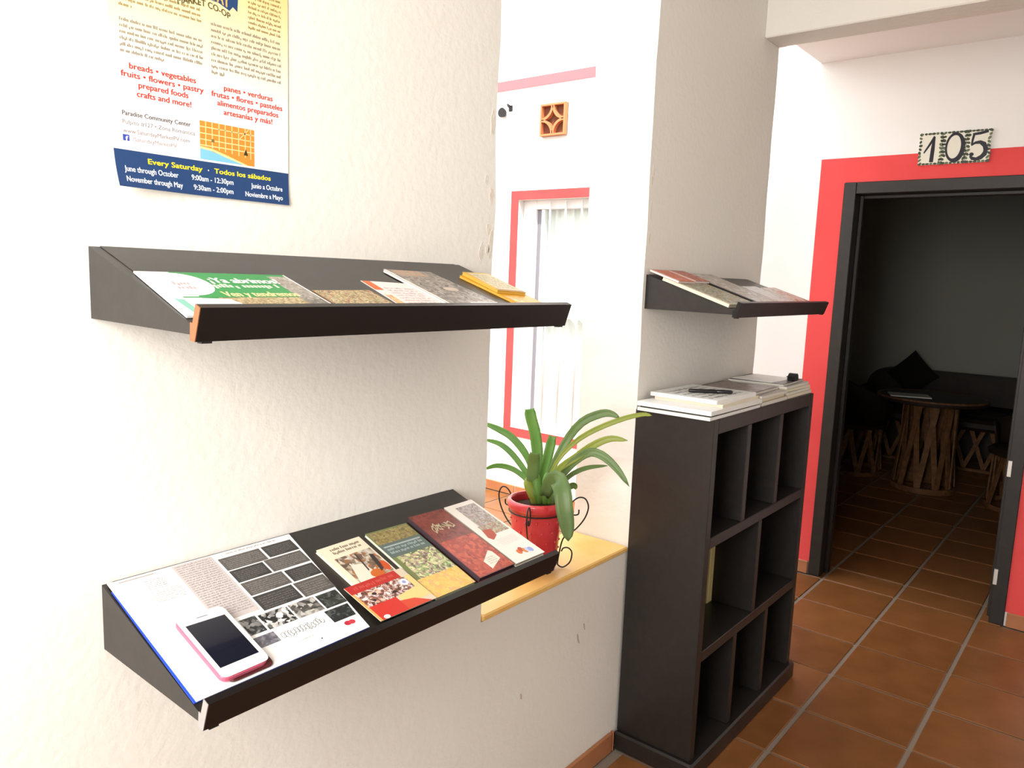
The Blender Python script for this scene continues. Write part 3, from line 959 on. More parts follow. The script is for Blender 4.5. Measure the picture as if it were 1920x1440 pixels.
# ---------------------------------------------------------------- pillar shelf
def shelf3(name, label, quad, n0, th, cover, pages, cols, scale, spine=None, cat='magazine'):
    it = Item(S3, name, label, cat, quad, n0)
    p = it.booklet(th, ink(cover), pages)
    p.rect(0.04, 0.01, 0.98, 0.97, photo(label[:24].replace(' ', '_'), cols, scale), 0)
    if spine:
        p.rect(0.0, 0.0, 0.07, 1.0, ink(spine), 1)
    p.build('printing', None, it.root)
shelf3('magazine', 'green and grey picture magazine at the left end of the pillar shelf', [(0.003, 0.055), (0.205, 0.055), (0.205, 0.286), (0.003, 0.286)], 0.0006, 0.010, 'c8c4a8', M_CREAMP, ['5c6450', '9aa084', 'b8b4a4', '4c4c48', 'a88850', '7c8478'], 40, 'd8d4bc')
shelf3('magazine', 'red and orange magazine lying highest at the left of the pillar shelf', [(0.004, 0.004), (0.115, 0.004), (0.115, 0.110), (0.004, 0.110)], 0.0112, 0.006, 'c85a3c', M_PAPER, ['c8482c', 'd8704c', 'a83c28', 'e0a070'], 45, 'f4ece4')
shelf3('magazine', 'red magazine with a pale spine, second from the left on the pillar shelf', [(0.122, 0.004), (0.225, 0.004), (0.228, 0.105), (0.124, 0.105)], 0.0112, 0.007, 'b84a34', M_PAPER, ['a83c2c', 'c8644c', '8c3024', 'd89074'], 45, 'f0d8c4')
shelf3('magazine', 'black-spined magazine leaning mid way along the pillar shelf', [(0.232, 0.006), (0.440, 0.006), (0.440, 0.286), (0.232, 0.286)], 0.0006, 0.011, '2c2a28', mat('black_spine', (0.012, 0.011, 0.010, 1), 0.5), ['b08c88', 'b8b4ac', '9c9894', 'd8d8d4', 'a87870'], 20, '161412')
shelf3('magazine', 'white and grey magazine, third large one on the pillar shelf', [(0.450, 0.110), (0.610, 0.105), (0.612, 0.286), (0.452, 0.286)], 0.0006, 0.007, 'e4e6e6', M_PAPER, ['d8dcdc', 'e8eaea', 'c0c4c4', 'eef0f0'], 25)
shelf3('magazine', 'brown-edged magazine at the far right of the pillar shelf', [(0.622, 0.120), (0.776, 0.115), (0.778, 0.286), (0.624, 0.286)], 0.0006, 0.008, 'd8d0c4', M_PAGES, ['dcdcd8', 'e8e6e0', 'c8a890', 'b87c60'], 25)

# ================================================================ POSTER
PX, PZ, PWD, PHT = 0.521, 1.650, 0.300, 0.462
pm = Matrix(((1, 0, 0, PX), (0, 0, -1, W), (0, 1, 0, PZ), (0, 0, 0, 1)))     # x right, y up, z out of the wall
poster = empty('poster', label='market poster with a navy band, pinned above the upper shelf', cat='poster', matrix=pm)
def curl(v):
    k = max(0.0, 1 - v.y / 0.10) ** 2 * max(0.0, 1 - v.x / 0.16) ** 1.5
    e = max(0.0, 1 - v.y / 0.05) ** 2 * 0.003
    return Vector((v.x, v.y, v.z + 0.017 * k + e + 0.0015))
nx, ny = 24, 34
sh = MB()
for side, zz in ((0, 0.0004), (1, 0.0)):
    b = len(sh.v)
    for j in range(ny + 1):
        for i in range(nx + 1):
            sh.v.append(curl(Vector((PWD * i / nx, PHT * (j / ny) ** 1.5, zz))))
    for j in range(ny):
        for i in range(nx):
            q = [b + j * (nx + 1) + i, b + j * (nx + 1) + i + 1, b + (j + 1) * (nx + 1) + i + 1, b + (j + 1) * (nx + 1) + i]
            sh.f.append(q if side == 0 else q[::-1]); sh.mi.append(0)
def poster_paper():
    """cream at the top fading to white at the bottom: the printed ground"""
    m = bpy.data.materials.new('poster_paper'); m.use_nodes = True
    nt = m.node_tree; b = nt.nodes['Principled BSDF']; b.inputs['Roughness'].default_value = 0.5
    tc = nt.nodes.new('ShaderNodeTexCoord'); sx = nt.nodes.new('ShaderNodeSeparateXYZ')
    nt.links.new(tc.outputs['Object'], sx.inputs[0])
    rp = nt.nodes.new('ShaderNodeValToRGB')
    rp.color_ramp.elements[0].position = 0.16; rp.color_ramp.elements[0].color = srgb('f0e8e4')
    rp.color_ramp.elements[1].position = 0.34; rp.color_ramp.elements[1].color = srgb('f0cf8c')
    e = rp.color_ramp.elements.new(0.24); e.color = srgb('f2e2c0')
    nt.links.new(sx.outputs['Y'], rp.inputs['Fac']); nt.links.new(rp.outputs['Color'], b.inputs['Base Color'])
    return m
sh.build('sheet', poster_paper(), poster)
P = Print([(0, 1), (1, 1), (1, 0), (0, 0)], 0.0004, warp=curl)      # s = metres right, t = 1 - metres up
def Y(z): return 1 - z
NAVY = ink('22406e'); REDT = ink('e0382c'); GT = ink('8f8676'); GT2 = ink('97834f')
P.rect(0.0, Y(0.0548), 0.300, Y(0.0), NAVY, 0, n=16)
P.text('Every Saturday', 0.0505, 0.139, Y(0.0385), 0.0078, ink('f4e01e'), 1, bold=0.0004)
P.ell(0.1495, Y(0.0415), 0.0011, 0.0011, ink('f4f4f4'), 1, n=10)
P.text('Todos los s\u00e1bados', 0.160, 0.264, Y(0.0385), 0.0078, ink('f4e01e'), 1, bold=0.0004)
WT_ = ink('eef2f6')
P.text('June through October', 0.0125, 0.0975, Y(0.0235), 0.0082, WT_, 1, bold=0.0002)
P.text('9:00am - 12:30pm', 0.120, 0.193, Y(0.0235), 0.0082, WT_, 1, bold=0.0002)
P.text('Junio a Octubre', 0.226, 0.287, Y(0.0225), 0.0082, WT_, 1, bold=0.0002)
P.text('November through May', 0.0135, 0.1035, Y(0.0085), 0.0082, WT_, 1, bold=0.0002)
P.text('9:30am - 2:00pm', 0.1225, 0.192, Y(0.0085), 0.0082, WT_, 1, bold=0.0002)
P.text('Noviembre a Mayo', 0.2145, 0.287, Y(0.0075), 0.0082, WT_, 1, bold=0.0002)
for t_, a, b, z in (('breads \u2022 vegetables', 0.028, 0.131, 0.1725), ('fruits \u2022 flowers \u2022 pastry', 0.0155, 0.1435, 0.160), ('prepared foods', 0.041, 0.118, 0.1475), ('crafts and more!', 0.038, 0.1225, 0.1345),
                    ('panes \u2022 verduras', 0.179, 0.269, 0.1715), ('frutas \u2022 flores \u2022 pasteles', 0.157, 0.288, 0.159), ('alimentos preparados', 0.167, 0.280, 0.1465), ('artesan\u00edas y m\u00e1s!', 0.178, 0.268, 0.1335)):
    P.text(t_, a, b, Y(z), 0.0085, REDT, 1, bold=0.00035)
P.text('Paradise Community Center', 0.0155, 0.121, Y(0.1050), 0.0066, ink('5c5a60'), 1, bold=0.0002)
P.text('Pulpito #127 \u2022 Zona Rom\u00e1ntica', 0.0155, 0.128, Y(0.0925), 0.0062, ink('7c787e'), 1)
P.text('www.SaturdayMarketPV.com', 0.0155, 0.1185, Y(0.0800), 0.0060, ink('8c767a'), 1)
P.text('/SaturdayMarketPV', 0.0290, 0.0975, Y(0.0690), 0.0058, ink('a58a90'), 1)
P.rect(0.0150, Y(0.0770), 0.0245, Y(0.0680), ink('3a4aa0'), 1)
P.text('f', 0.0188, 0.0226, Y(0.0685), 0.0065, ink('f4f4fa'), 2, bold=0.0003)
# street map
MAPO = ink('d98a34'); ROAD = ink('f6d090')
P.rect(0.136, Y(0.1175), 0.233, Y(0.058), MAPO, 1)
P.poly([(0.136, Y(0.058)), (0.213, Y(0.058)), (0.180, Y(0.0660)), (0.158, Y(0.0725)), (0.136, Y(0.0745))], ink('7cbcd8'), 2)
P.poly([(0.136, Y(0.0745)), (0.158, Y(0.0725)), (0.180, Y(0.0660)), (0.213, Y(0.058)), (0.222, Y(0.058)), (0.182, Y(0.0695)), (0.158, Y(0.0760)), (0.136, Y(0.0780))], ROAD, 2.5)
for z in (0.1085, 0.0985, 0.0890, 0.0800):
    P.rect(0.136, Y(z + 0.0008), 0.233, Y(z - 0.0008), ROAD, 2)
for i, s in enumerate((0.146, 0.157, 0.169, 0.180, 0.192, 0.204, 0.216, 0.226)):
    P.rect(s - 0.0008, Y(0.1175), s + 0.0008, Y(0.0785 - 0.0014 * i), ROAD, 2)
P.poly([(0.204, Y(0.0985)), (0.206, Y(0.0985)), (0.2235, Y(0.1165)), (0.2215, Y(0.1165))], ROAD, 2)
P.rect(0.1555, Y(0.0915), 0.1605, Y(0.0865), ink('7c6a3c'), 3)
P.poly([(0.213, Y(0.074)), (0.221, Y(0.074)), (0.217, Y(0.0850))], ink('34301c'), 3)
# columns of small type
P.greek(0.0155, Y(0.3550), 0.1440, Y(0.2560), 12, GT2, 1, last=0.15)
P.greek(0.0155, Y(0.2440), 0.1440, Y(0.1920), 6, GT, 1, last=0.52)
P.greek(0.2240, Y(0.3800), 0.2870, Y(0.2770), 13, GT2, 1)
P.greek(0.1580, Y(0.2740), 0.2870, Y(0.1920), 9, GT, 1, last=0.18)
# emblem: navy ribbon with gold letters over the arched name
P.poly([(0.105, Y(0.335)), (0.205, Y(0.350)), (0.212, Y(0.327)), (0.206, Y(0.318)), (0.2045, Y(0.2985)), (0.1965, Y(0.3040)), (0.1905, Y(0.2965)), (0.172, Y(0.3035)), (0.150, Y(0.3045)), (0.128, Y(0.3035)), (0.108, Y(0.2975)), (0.1035, Y(0.312))], ink('21426f'), 1)
P.text('SATURDAY', 0.106, 0.1905, Y(0.3060), 0.019, ink('f0b060'), 2, bold=0.0006, arc=lambda u: ((u - 0.148) ** 2) * 3.2)
P.text('MARKET CO-OP', 0.104, 0.192, Y(0.2915), 0.0095, ink('55502c'), 1, bold=0.0003, arc=lambda u: ((u - 0.148) ** 2) * 4.2)
P.build('printing', None, poster)

# ================================================================ BOOKCASE
BX0, BX1, BY0, BY1, BZ = 2.080, 2.950, 0.925, 1.188, 1.145
bk = empty('bookcase', ((BX0 + BX1) / 2, (BY0 + BY1) / 2, 0), label='tall dark brown open bookcase against the pillar', cat='bookcase')
O = bk.location
def bpart(name, a, b, c=0.002, m=M_WENGE):
    return MB(O).box(a, b, c=c).build(name, m, bk)
bpart('plinth', (BX0 - 0.016, BY0 - 0.016, 0.0), (BX1 + 0.016, BY1 + 0.002, 0.065), 0.006)
bpart('side_panel', (BX0, BY0, 0.065), (BX0 + 0.032, BY1, BZ))
bpart('side_panel', (BX1 - 0.032, BY0, 0.065), (BX1, BY1, BZ))
bpart('top', (BX0 + 0.032, BY0, BZ - 0.045), (BX1 - 0.032, BY1, BZ))
bpart('back_panel', (BX0 + 0.032, BY1 - 0.008, 0.065), (BX1 - 0.032, BY1, BZ - 0.045), 0)
yb = BY1 - 0.008
for z in (0.745, 0.382):
    bpart('shelf_board', (BX0 + 0.032, BY0 + 0.001, z), (BX1 - 0.032, yb, z + 0.034))
for x in (2.345, 2.628):
    bpart('divider', (x, BY0 + 0.003, 0.779), (x + 0.030, yb, BZ - 0.045))
bpart('divider', (2.505, BY0 + 0.003, 0.416), (2.535, yb, 0.745))
for x in (2.362, 2.640):
    bpart('divider', (x, BY0 + 0.003, 0.065), (x + 0.030, yb, 0.382))

# booklets standing in the middle compartment
M_YELP = mat('pale_yellow_card', (0.66, 0.56, 0.26, 1), 0.6, 0.3)
for i, (x, label) in enumerate(((2.463, 'pale yellow booklet standing in the bookcase, left one of the pair'), (2.484, 'pale yellow booklet standing in the bookcase, nearest the divider'))):
    b_ = empty('booklet', (x, 1.13, 0.416), label=label, cat='booklet', group='yellow booklets in the bookcase')
    MB((x, 1.13, 0.416)).box((x + 0.001, 1.079, 0.4165), (x + 0.017, 1.176, 0.615)).build('pages', M_PAGES, b_)
    MB((x, 1.13, 0.416)).box((x, 1.075, 0.416), (x + 0.018, 1.079, 0.618)).build('spine', M_YELP, b_)

# ---- magazines and papers on top of the bookcase
def stackmag(name, label, x0, x1, y0, y1, z0, th, rot, cover, cols=None, pages=M_PAGES, cat='magazine', greek=0):
    cx, cy = (x0 + x1) / 2, (y0 + y1) / 2
    r_ = empty(name, (cx, cy, z0), rot, label, cat, 'papers stacked on the bookcase')
    hx, hy = (x1 - x0) / 2, (y1 - y0) / 2
    MB().box((-hx, -hy, 0.0004), (hx - 0.001, hy - 0.001, th - 0.0005)).build('pages', pages, r_)
    MB().box((-hx, -hy, th - 0.0005), (hx, hy, th)).build('cover', ink(cover), r_)
    MB().box((-hx, -hy, 0), (hx, hy, 0.0004)).build('back_cover', ink(cover), r_)
    if cols or greek:
        p = Print([(-hx, hy), (hx, hy), (hx, -hy), (-hx, -hy)], th)
        if cols:
            p.rect(0.05, 0.05, 0.95, 0.95, photo(label[:30].replace(' ', '_'), cols, 20), 0)
        if greek:
            p.greek(0.1, 0.1, 0.9, 0.9, greek, ink('9a968f'), 1)
        p.build('printing', None, r_)
    return z0 + th
z = BZ + 0.0005
z = stackmag('newspaper', 'lowest white newspaper in the left stack on the bookcase, overhanging its side', 2.060, 2.440, 0.931, 1.172, z, 0.009, 0.0, 'f0eee8', pages=M_PAPER, cat='newspaper') + 0.0003
z = stackmag('magazine', 'thin black magazine between the white papers of the left stack', 2.072, 2.430, 0.937, 1.170, z, 0.0045, 0.01, '1c1b1a', pages=mat('black_pages', (0.02, 0.02, 0.02, 1), 0.6)) + 0.0003
z = stackmag('newspaper', 'white newspaper above the black magazine in the left stack', 2.066, 2.445, 0.929, 1.176, z, 0.013, -0.006, 'f2f0ea', pages=M_PAPER, cat='newspaper') + 0.0003
zl = z
z = stackmag('magazine', 'cream paged magazine low in the left stack on the bookcase', 2.150, 2.440, 0.938, 1.165, z, 0.010, 0.02, 'efe9dc', pages=M_CREAMP) + 0.0003
z = stackmag('magazine', 'white covered magazine topmost of the left stack, under the black pen', 2.140, 2.425, 0.945, 1.172, z, 0.012, -0.02, 'f4f3ee', pages=M_PAPER, greek=6) + 0.0003
zleft = z
zm = BZ + 0.0005
zm = stackmag('magazine', 'worn brown-edged magazine at the bottom of the middle stack', 2.458, 2.690, 0.933, 1.165, zm, 0.012, 0.0, 'b8a890', pages=M_PAGES) + 0.0003
zm = stackmag('magazine', 'tan magazine second from the bottom of the middle stack', 2.462, 2.680, 0.940, 1.168, zm, 0.010, 0.015, 'a89a80', pages=M_CREAMP) + 0.0003
zm = stackmag('magazine', 'folded grey magazine third up in the middle stack', 2.465, 2.685, 0.936, 1.150, zm, 0.010, -0.015, 'a8a49a', pages=M_PAGES) + 0.0003
zm = stackmag('magazine', 'dark picture magazine topmost of the middle stack', 2.460, 2.690, 0.965, 1.172, zm, 0.008, 0.03, '5c5650', ['4c4a48', '6c6a64', '8c6058', '9c9a94'], pages=M_PAGES) + 0.0003
zr = BZ + 0.0005
for i, (th, rot, col, lab) in enumerate(((0.011, 0.0, 'c4bca8', 'beige magazine at the bottom of the right stack'), (0.010, 0.02, 'a8b0a0', 'grey-green magazine second up in the right stack'),
                                         (0.009, -0.02, 'c8bca4', 'tan magazine third up in the right stack'), (0.010, 0.012, '8c9890', 'teal-grey magazine fourth up in the right stack'))):
    zr = stackmag('magazine', lab + ' on the bookcase', 2.706 + 0.003 * i, 2.952 + 0.002 * (i % 2), 0.936 + 0.004 * i, 1.160, zr, th, rot, col, pages=M_PAGES if i % 2 else M_CREAMP) + 0.0003
zr = stackmag('magazine', 'black covered magazine topmost of the right stack', 2.712, 2.955, 0.965, 1.170, zr, 0.006, 0.05, '262422', ['2a2826', '34322e', '24221f'], pages=M_PAGES) + 0.0003
zr2 = stackmag('paper_sheet', 'loose white sheet lying on the black magazine of the right stack', 2.735, 2.945, 1.000, 1.160, zr, 0.0012, -0.06, 'f6f5f1', pages=M_PAPER, cat='paper') + 0.0003

M_PEN = mat('black_plastic', (0.012, 0.012, 0.014, 1), 0.35, 0.5)
a, b = Vector((2.225, 1.085, zleft + 0.0065)), Vector((2.310, 0.975, zleft + 0.0065))
d = (b - a).normalized()
pen = empty('marker_pen', a - Vector((0, 0, 0.0065)), label='thick black marker pen lying on the left stack', cat='pen')
MB(pen.location).tube([a, a + d * 0.004, a + d * 0.085, a + d * 0.087], [0.004, 0.006, 0.0065, 0.0055], 12).build('barrel', M_PEN, pen, True)
MB(pen.location).tube([a + d * 0.088, a + d * 0.089, a + d * 0.134, a + d * 0.139], [0.0055, 0.0063, 0.0060, 0.0035], 12).build('cap', M_PEN, pen, True)
cl = empty('binder_clip', (2.885, 0.985, zr), label='small black clip at the right corner of the right stack', cat='clip')
O = cl.location
MB(O).prism([(2.862, zr + 0.0014), (2.908, zr + 0.0014), (2.900, zr + 0.020), (2.890, zr + 0.026), (2.878, zr + 0.025), (2.868, zr + 0.016)], 1, 0.972, 1.000).build('clip_body', M_PEN, cl)
MB(O).tube([(2.868, 0.974, zr + 0.008), (2.846, 0.976, zr + 0.016), (2.838, 0.986, zr + 0.017), (2.846, 0.996, zr + 0.016), (2.868, 0.998, zr + 0.008)], 0.0016, 6).build('clip_arm', M_PEN, cl, True)

# ================================================================ PLANT ON THE SILL
SZ = 0.693
pc = Vector((1.735, 1.300, SZ))
plant = empty('potted_plant', pc, label='green strap-leaved plant in a red pot on the sill', cat='plant')
M_POT = mat('red_glazed_pot', (0.60, 0.035, 0.045, 1), 0.22, 0.5, coat=0.4, var=(14, (0.68, 0.06, 0.07, 1), 0.4, 0.7))
M_SOIL = mat('dark_soil', (0.045, 0.028, 0.018, 1), 0.95, 0.1, bump=(120, 1.0, 0.006))
POT_LIFT = 0.020
prof = [(0.0, 0.0), (0.060, 0.0), (0.064, 0.004), (0.066, 0.03), (0.0725, 0.110), (0.076, 0.150), (0.0765, 0.160), (0.083, 0.164), (0.086, 0.172), (0.086, 0.184), (0.083, 0.190), (0.076, 0.190), (0.074, 0.182), (0.072, 0.160)]
pot = MB().lathe([(r_, z + POT_LIFT) for r_, z in prof], 48).build('pot', M_POT, plant, True)
soil = MB().lathe([(0.0, 0.178 + POT_LIFT), (0.03, 0.176 + POT_LIFT), (0.055, 0.170 + POT_LIFT), (0.073, 0.166 + POT_LIFT)][::-1], 32).build('soil', M_SOIL, plant, True)
# raised dots of the glaze
for row in range(4):
    zz = 0.045 + 0.030 * row
    rad = 0.0665 + (zz - 0.03) * 0.081
    for k in range(14):
        an = 2 * math.pi * (k + 0.5 * (row % 2)) / 14
        if math.cos(an - (-2.25)) < -0.2:
            continue
        c_ = Vector((rad * math.cos(an), rad * math.sin(an), zz + POT_LIFT))
        MB().lathe([(0.0, -0.0035), (0.0026, -0.0022), (0.0035, 0.0), (0.0026, 0.0022), (0.0, 0.0035)], 8, c=c_).build('raised_dot', M_POT, pot, True)

def leaf_mat(name, a, b):
    m = mat(name, a, 0.38, 0.4, var=(16, b, 0.35, 0.7))
    nt = m.node_tree
    bs = nt.nodes['Principled BSDF']
    tl = nt.nodes.new('ShaderNodeBsdfTranslucent'); tl.inputs[0].default_value = (a[0] * 2.2, a[1] * 2.0, a[2] * 1.6, 1)
    mx = nt.nodes.new('ShaderNodeMixShader'); mx.inputs[0].default_value = 0.35
    nt.links.new(bs.outputs[0], mx.inputs[1]); nt.links.new(tl.outputs[0], mx.inputs[2])
    nt.links.new(mx.outputs[0], nt.nodes['Material Output'].inputs['Surface'])
    return m
LEAFM = [leaf_mat('leaf_green', (0.12, 0.27, 0.045, 1), (0.18, 0.35, 0.07, 1)), leaf_mat('leaf_grey_green', (0.15, 0.24, 0.085, 1), (0.21, 0.31, 0.12, 1)), leaf_mat('leaf_yellow_green', (0.27, 0.34, 0.045, 1), (0.33, 0.37, 0.08, 1))]
def smooth_path(pts, n):
    """Catmull-Rom through the points"""
    P_ = [pts[0] * 2 - pts[1]] + pts + [pts[-1] * 2 - pts[-2]]
    out = []
    segs = len(pts) - 1
    for i in range(n + 1):
        t = i / n * segs
        k = min(int(t), segs - 1); f = t - k
        a, b, c, d = P_[k], P_[k + 1], P_[k + 2], P_[k + 3]
        out.append(0.5 * ((2 * b) + (c - a) * f + (2 * a - 5 * b + 4 * c - d) * f * f + (3 * b - a - 3 * c + d) * f ** 3))
    return out
def leaf(path, width, m, tip='point', fold=0.25, twist=0.0, n=16):
    """strap leaf along a 3-d path: gutter-shaped section, a millimetre thick"""
    pts = smooth_path([Vector(q) for q in path], n)
    mb = MB(pc)
    ns = 5
    rows = []
    for i, c_ in enumerate(pts):
        t = (pts[min(i + 1, n)] - pts[max(i - 1, 0)]).normalized()
        view = (CAM - c_).normalized()
        side = t.cross(view)
        if side.length < 1e-4:
            side = Vector((1, 0, 0))
        side.normalize()
        side = (side + view * twist).normalized()
        nr = side.cross(t).normalized()
        f = i / n
        w_ = width * (0.55 + 0.45 * min(1, f / 0.35))
        if tip == 'point':
            w_ *= 1 if f < 0.55 else max(0.03, math.sqrt(max(0, 1 - ((f - 0.55) / 0.45) ** 2)))
        elif tip == 'blunt':
            w_ *= 1 if f < 0.92 else 0.85
        row = []
        for k in range(ns):
            s = (k / (ns - 1) - 0.5)
            row.append(c_ + side * (s * w_) - nr * (fold * w_ * (0.25 - s * s) * 2))
        rows.append((row, nr))
    for sgn in (1, -1):
        b = len(mb.v)
        for row, nr in rows:
            for q in row:
                mb.v.append(q + nr * (0.0006 * sgn))
        for i in range(n):
            for k in range(ns - 1):
                q = [b + i * ns + k, b + i * ns + k + 1, b + (i + 1) * ns + k + 1, b + (i + 1) * ns + k]
                mb.f.append(q if sgn > 0 else q[::-1]); mb.mi.append(0)
    h = (n + 1) * ns
    ring = [i * ns for i in range(n + 1)] + [n * ns + k for k in range(1, ns)] + [i * ns + ns - 1 for i in range(n - 1, -1, -1)] + [k for k in range(ns - 2, 0, -1)]
    for a_, b_ in zip(ring, ring[1:] + ring[:1]):
        mb.f.append([a_, b_, b_ + h, a_ + h]); mb.mi.append(0)
    return mb.build('leaf', m, plant, True)
def q4(x, y): return 880 + x / 4.0, 720 + y / 4.0
def leafpx(pts, width_px, m, tip='point', fold=0.25, twist=0.0):
    """pts: (x, y, distance) along the leaf as seen from the photograph's side of the sill"""
    path = [at(*q4(x, y), d) for x, y, d in pts]
    return leaf(path, width_px / 4.0 / F_PX * 2.2, LEAFM[m], tip, fold, twist)
B = (535, 850)
leafpx([(500, 860, 2.245), (440, 730, 2.26), (330, 640, 2.29), (210, 612, 2.31), (110, 640, 2.33)], 42, 0, fold=0.2)
leafpx([(505, 840, 2.245), (440, 690, 2.27), (330, 535, 2.31), (230, 450, 2.34), (110, 415, 2.37)], 46, 0, fold=0.2)
leafpx([(515, 800, 2.245), (440, 560, 2.28), (330, 410, 2.32), (230, 345, 2.35), (90, 285, 2.39)], 58, 0, fold=0.25)
leafpx([(530, 800, 2.26), (515, 560, 2.30), (495, 380, 2.33), (462, 250, 2.35), (452, 185, 2.36)], 92, 0, 'blunt', fold=0.3)
leafpx([(520, 850, 2.235), (475, 740, 2.22), (480, 600, 2.20), (492, 515, 2.165)], 88, 1, 'blunt', fold=-0.2)
leafpx([(540, 840, 2.25), (555, 680, 2.27), (590, 540, 2.30), (625, 385, 2.35)], 78, 0, 'blunt', fold=0.35)
leafpx([(560, 840, 2.245), (610, 660, 2.25), (720, 440, 2.26), (840, 290, 2.24), (980, 225, 2.23), (1060, 222, 2.225), (1130, 255, 2.22)], 66, 1, fold=0.3)
leafpx([(560, 830, 2.24), (640, 610, 2.23), (780, 445, 2.22), (950, 340, 2.20), (1150, 262, 2.18), (1300, 228, 2.16), (1370, 238, 2.15)], 40, 2, fold=0.3)
leafpx([(565, 840, 2.235), (650, 660, 2.22), (800, 550, 2.20), (930, 460, 2.18), (1060, 410, 2.17), (1190, 425, 2.16)], 58, 2, fold=0.3)
leafpx([(570, 850, 2.24), (690, 690, 2.22), (800, 570, 2.20), (910, 512, 2.18), (1010, 545, 2.17), (1110, 640, 2.16), (1200, 770, 2.15)], 66, 1, fold=0.3)
leafpx([(570, 860, 2.25), (700, 735, 2.26), (790, 665, 2.27), (900, 625, 2.28), (1040, 612, 2.29)], 38, 1, fold=0.3)
leafpx([(560, 850, 2.21), (600, 745, 2.17), (650, 705, 2.13), (695, 790, 2.10), (715, 950, 2.09), (735, 1080, 2.09), (742, 1180, 2.09)], 128, 1, fold=0.25)
leafpx([(580, 870, 2.26), (700, 800, 2.30), (780, 760, 2.33), (800, 790, 2.36)], 50, 1, fold=0.2)
# sheathing leaf bases around the crown
for dx, top, m in ((-55, (-95, -150), 2), (-20, (-35, -190), 0), (25, (40, -190), 0), (55, (100, -160), 0), (75, (110, -110), 1), (-40, (-70, -110), 0)):
    leafpx([(540 + dx, 900, 2.225), (540 + dx * 1.1, 840, 2.215), (540 + top[0], 850 + top[1] * 0.6, 2.215), (540 + top[0] * 1.15, 850 + top[1], 2.23)], 74, m, fold=-0.35)

# ---- scrolled wire stand round the pot
stand = empty('plant_stand', pc, label='black scrolled wire stand holding the red pot', cat='plant stand')
RD = Vector((math.cos(YAW), -math.sin(YAW), 0))
def wire(pts, r_=0.0022, parent=stand, name='leg'):
    return MB().tube(smooth_path([Vector(q) for q in pts], 10 * len(pts)), r_, 8).build(name, M_BLACKW, parent, True)
base_an = math.atan2(RD.y, RD.x)
ring_z = 0.155 + POT_LIFT
MB().tube([(0.0805 * math.cos(a_), 0.0805 * math.sin(a_), ring_z) for a_ in [2 * math.pi * i / 48 for i in range(48)]], 0.0022, 8, closed=True).build('ring', M_BLACKW, stand, True)
MB().tube([(0.064 * math.cos(a_), 0.064 * math.sin(a_), 0.0165) for a_ in [2 * math.pi * i / 40 for i in range(40)]], 0.0022, 8, closed=True).build('ring', M_BLACKW, stand, True)
prof_leg = [(0.078, 0.052), (0.084, 0.062), (0.098, 0.063), (0.109, 0.050), (0.107, 0.026), (0.098, 0.012), (0.084, 0.0035), (0.072, 0.008), (0.0685, 0.017), (0.0725, 0.05), (0.0795, 0.085), (0.090, 0.100), (0.118, 0.122), (0.142, 0.155), (0.151, 0.188), (0.142, 0.212), (0.124, 0.217), (0.106, 0.205), (0.097, 0.184), (0.106, 0.165), (0.122, 0.166), (0.124, 0.180)]
for k_an in (0.0, math.radians(138), math.radians(258)):
    dx, dy = math.cos(base_an + k_an), math.sin(base_an + k_an)
    wire([(r_ * dx, r_ * dy, z) for r_, z in prof_leg])

# ================================================================ THINGS ON THE BACK WALL
# house number of three painted tiles
sign = empty('number_sign', (XB - 0.001, 0.765, 2.206), label='painted tile sign reading 105 above the dark doorway', cat='sign')
sm = Matrix(((0, 0, -1, XB - 0.0042), (-1, 0, 0, 0.911), (0, 1, 0, 2.134), (0, 0, 0, 1)))   # x to the right as one faces it, y up
sign.matrix_world = sm
M_TILEW = mat('glazed_white_tile', (0.74, 0.73, 0.62, 1), 0.25, 0.5)
M_DIG = ink('20202c', 0.3); M_ORN = ink('3c4634', 0.3); M_ORN2 = ink('5c6a50', 0.3)
def stroke(p, pts, ws, m, l):
    pts = [Vector(q) for q in pts]
    k = len(pts)
    L, Rr = [], []
    for i in range(k):
        t = (pts[min(i + 1, k - 1)] - pts[max(i - 1, 0)]).normalized()
        nrm = Vector((-t.y, t.x)) * ws[i]
        L.append(pts[i] + nrm); Rr.append(pts[i] - nrm)
    for i in range(k - 1):
        q = [L[i], L[i + 1], Rr[i + 1], Rr[i]]
        p.poly([(v.x, v.y) for v in q], m, l)
rr = random.Random(11)
TW, TH = 0.0965, 0.146
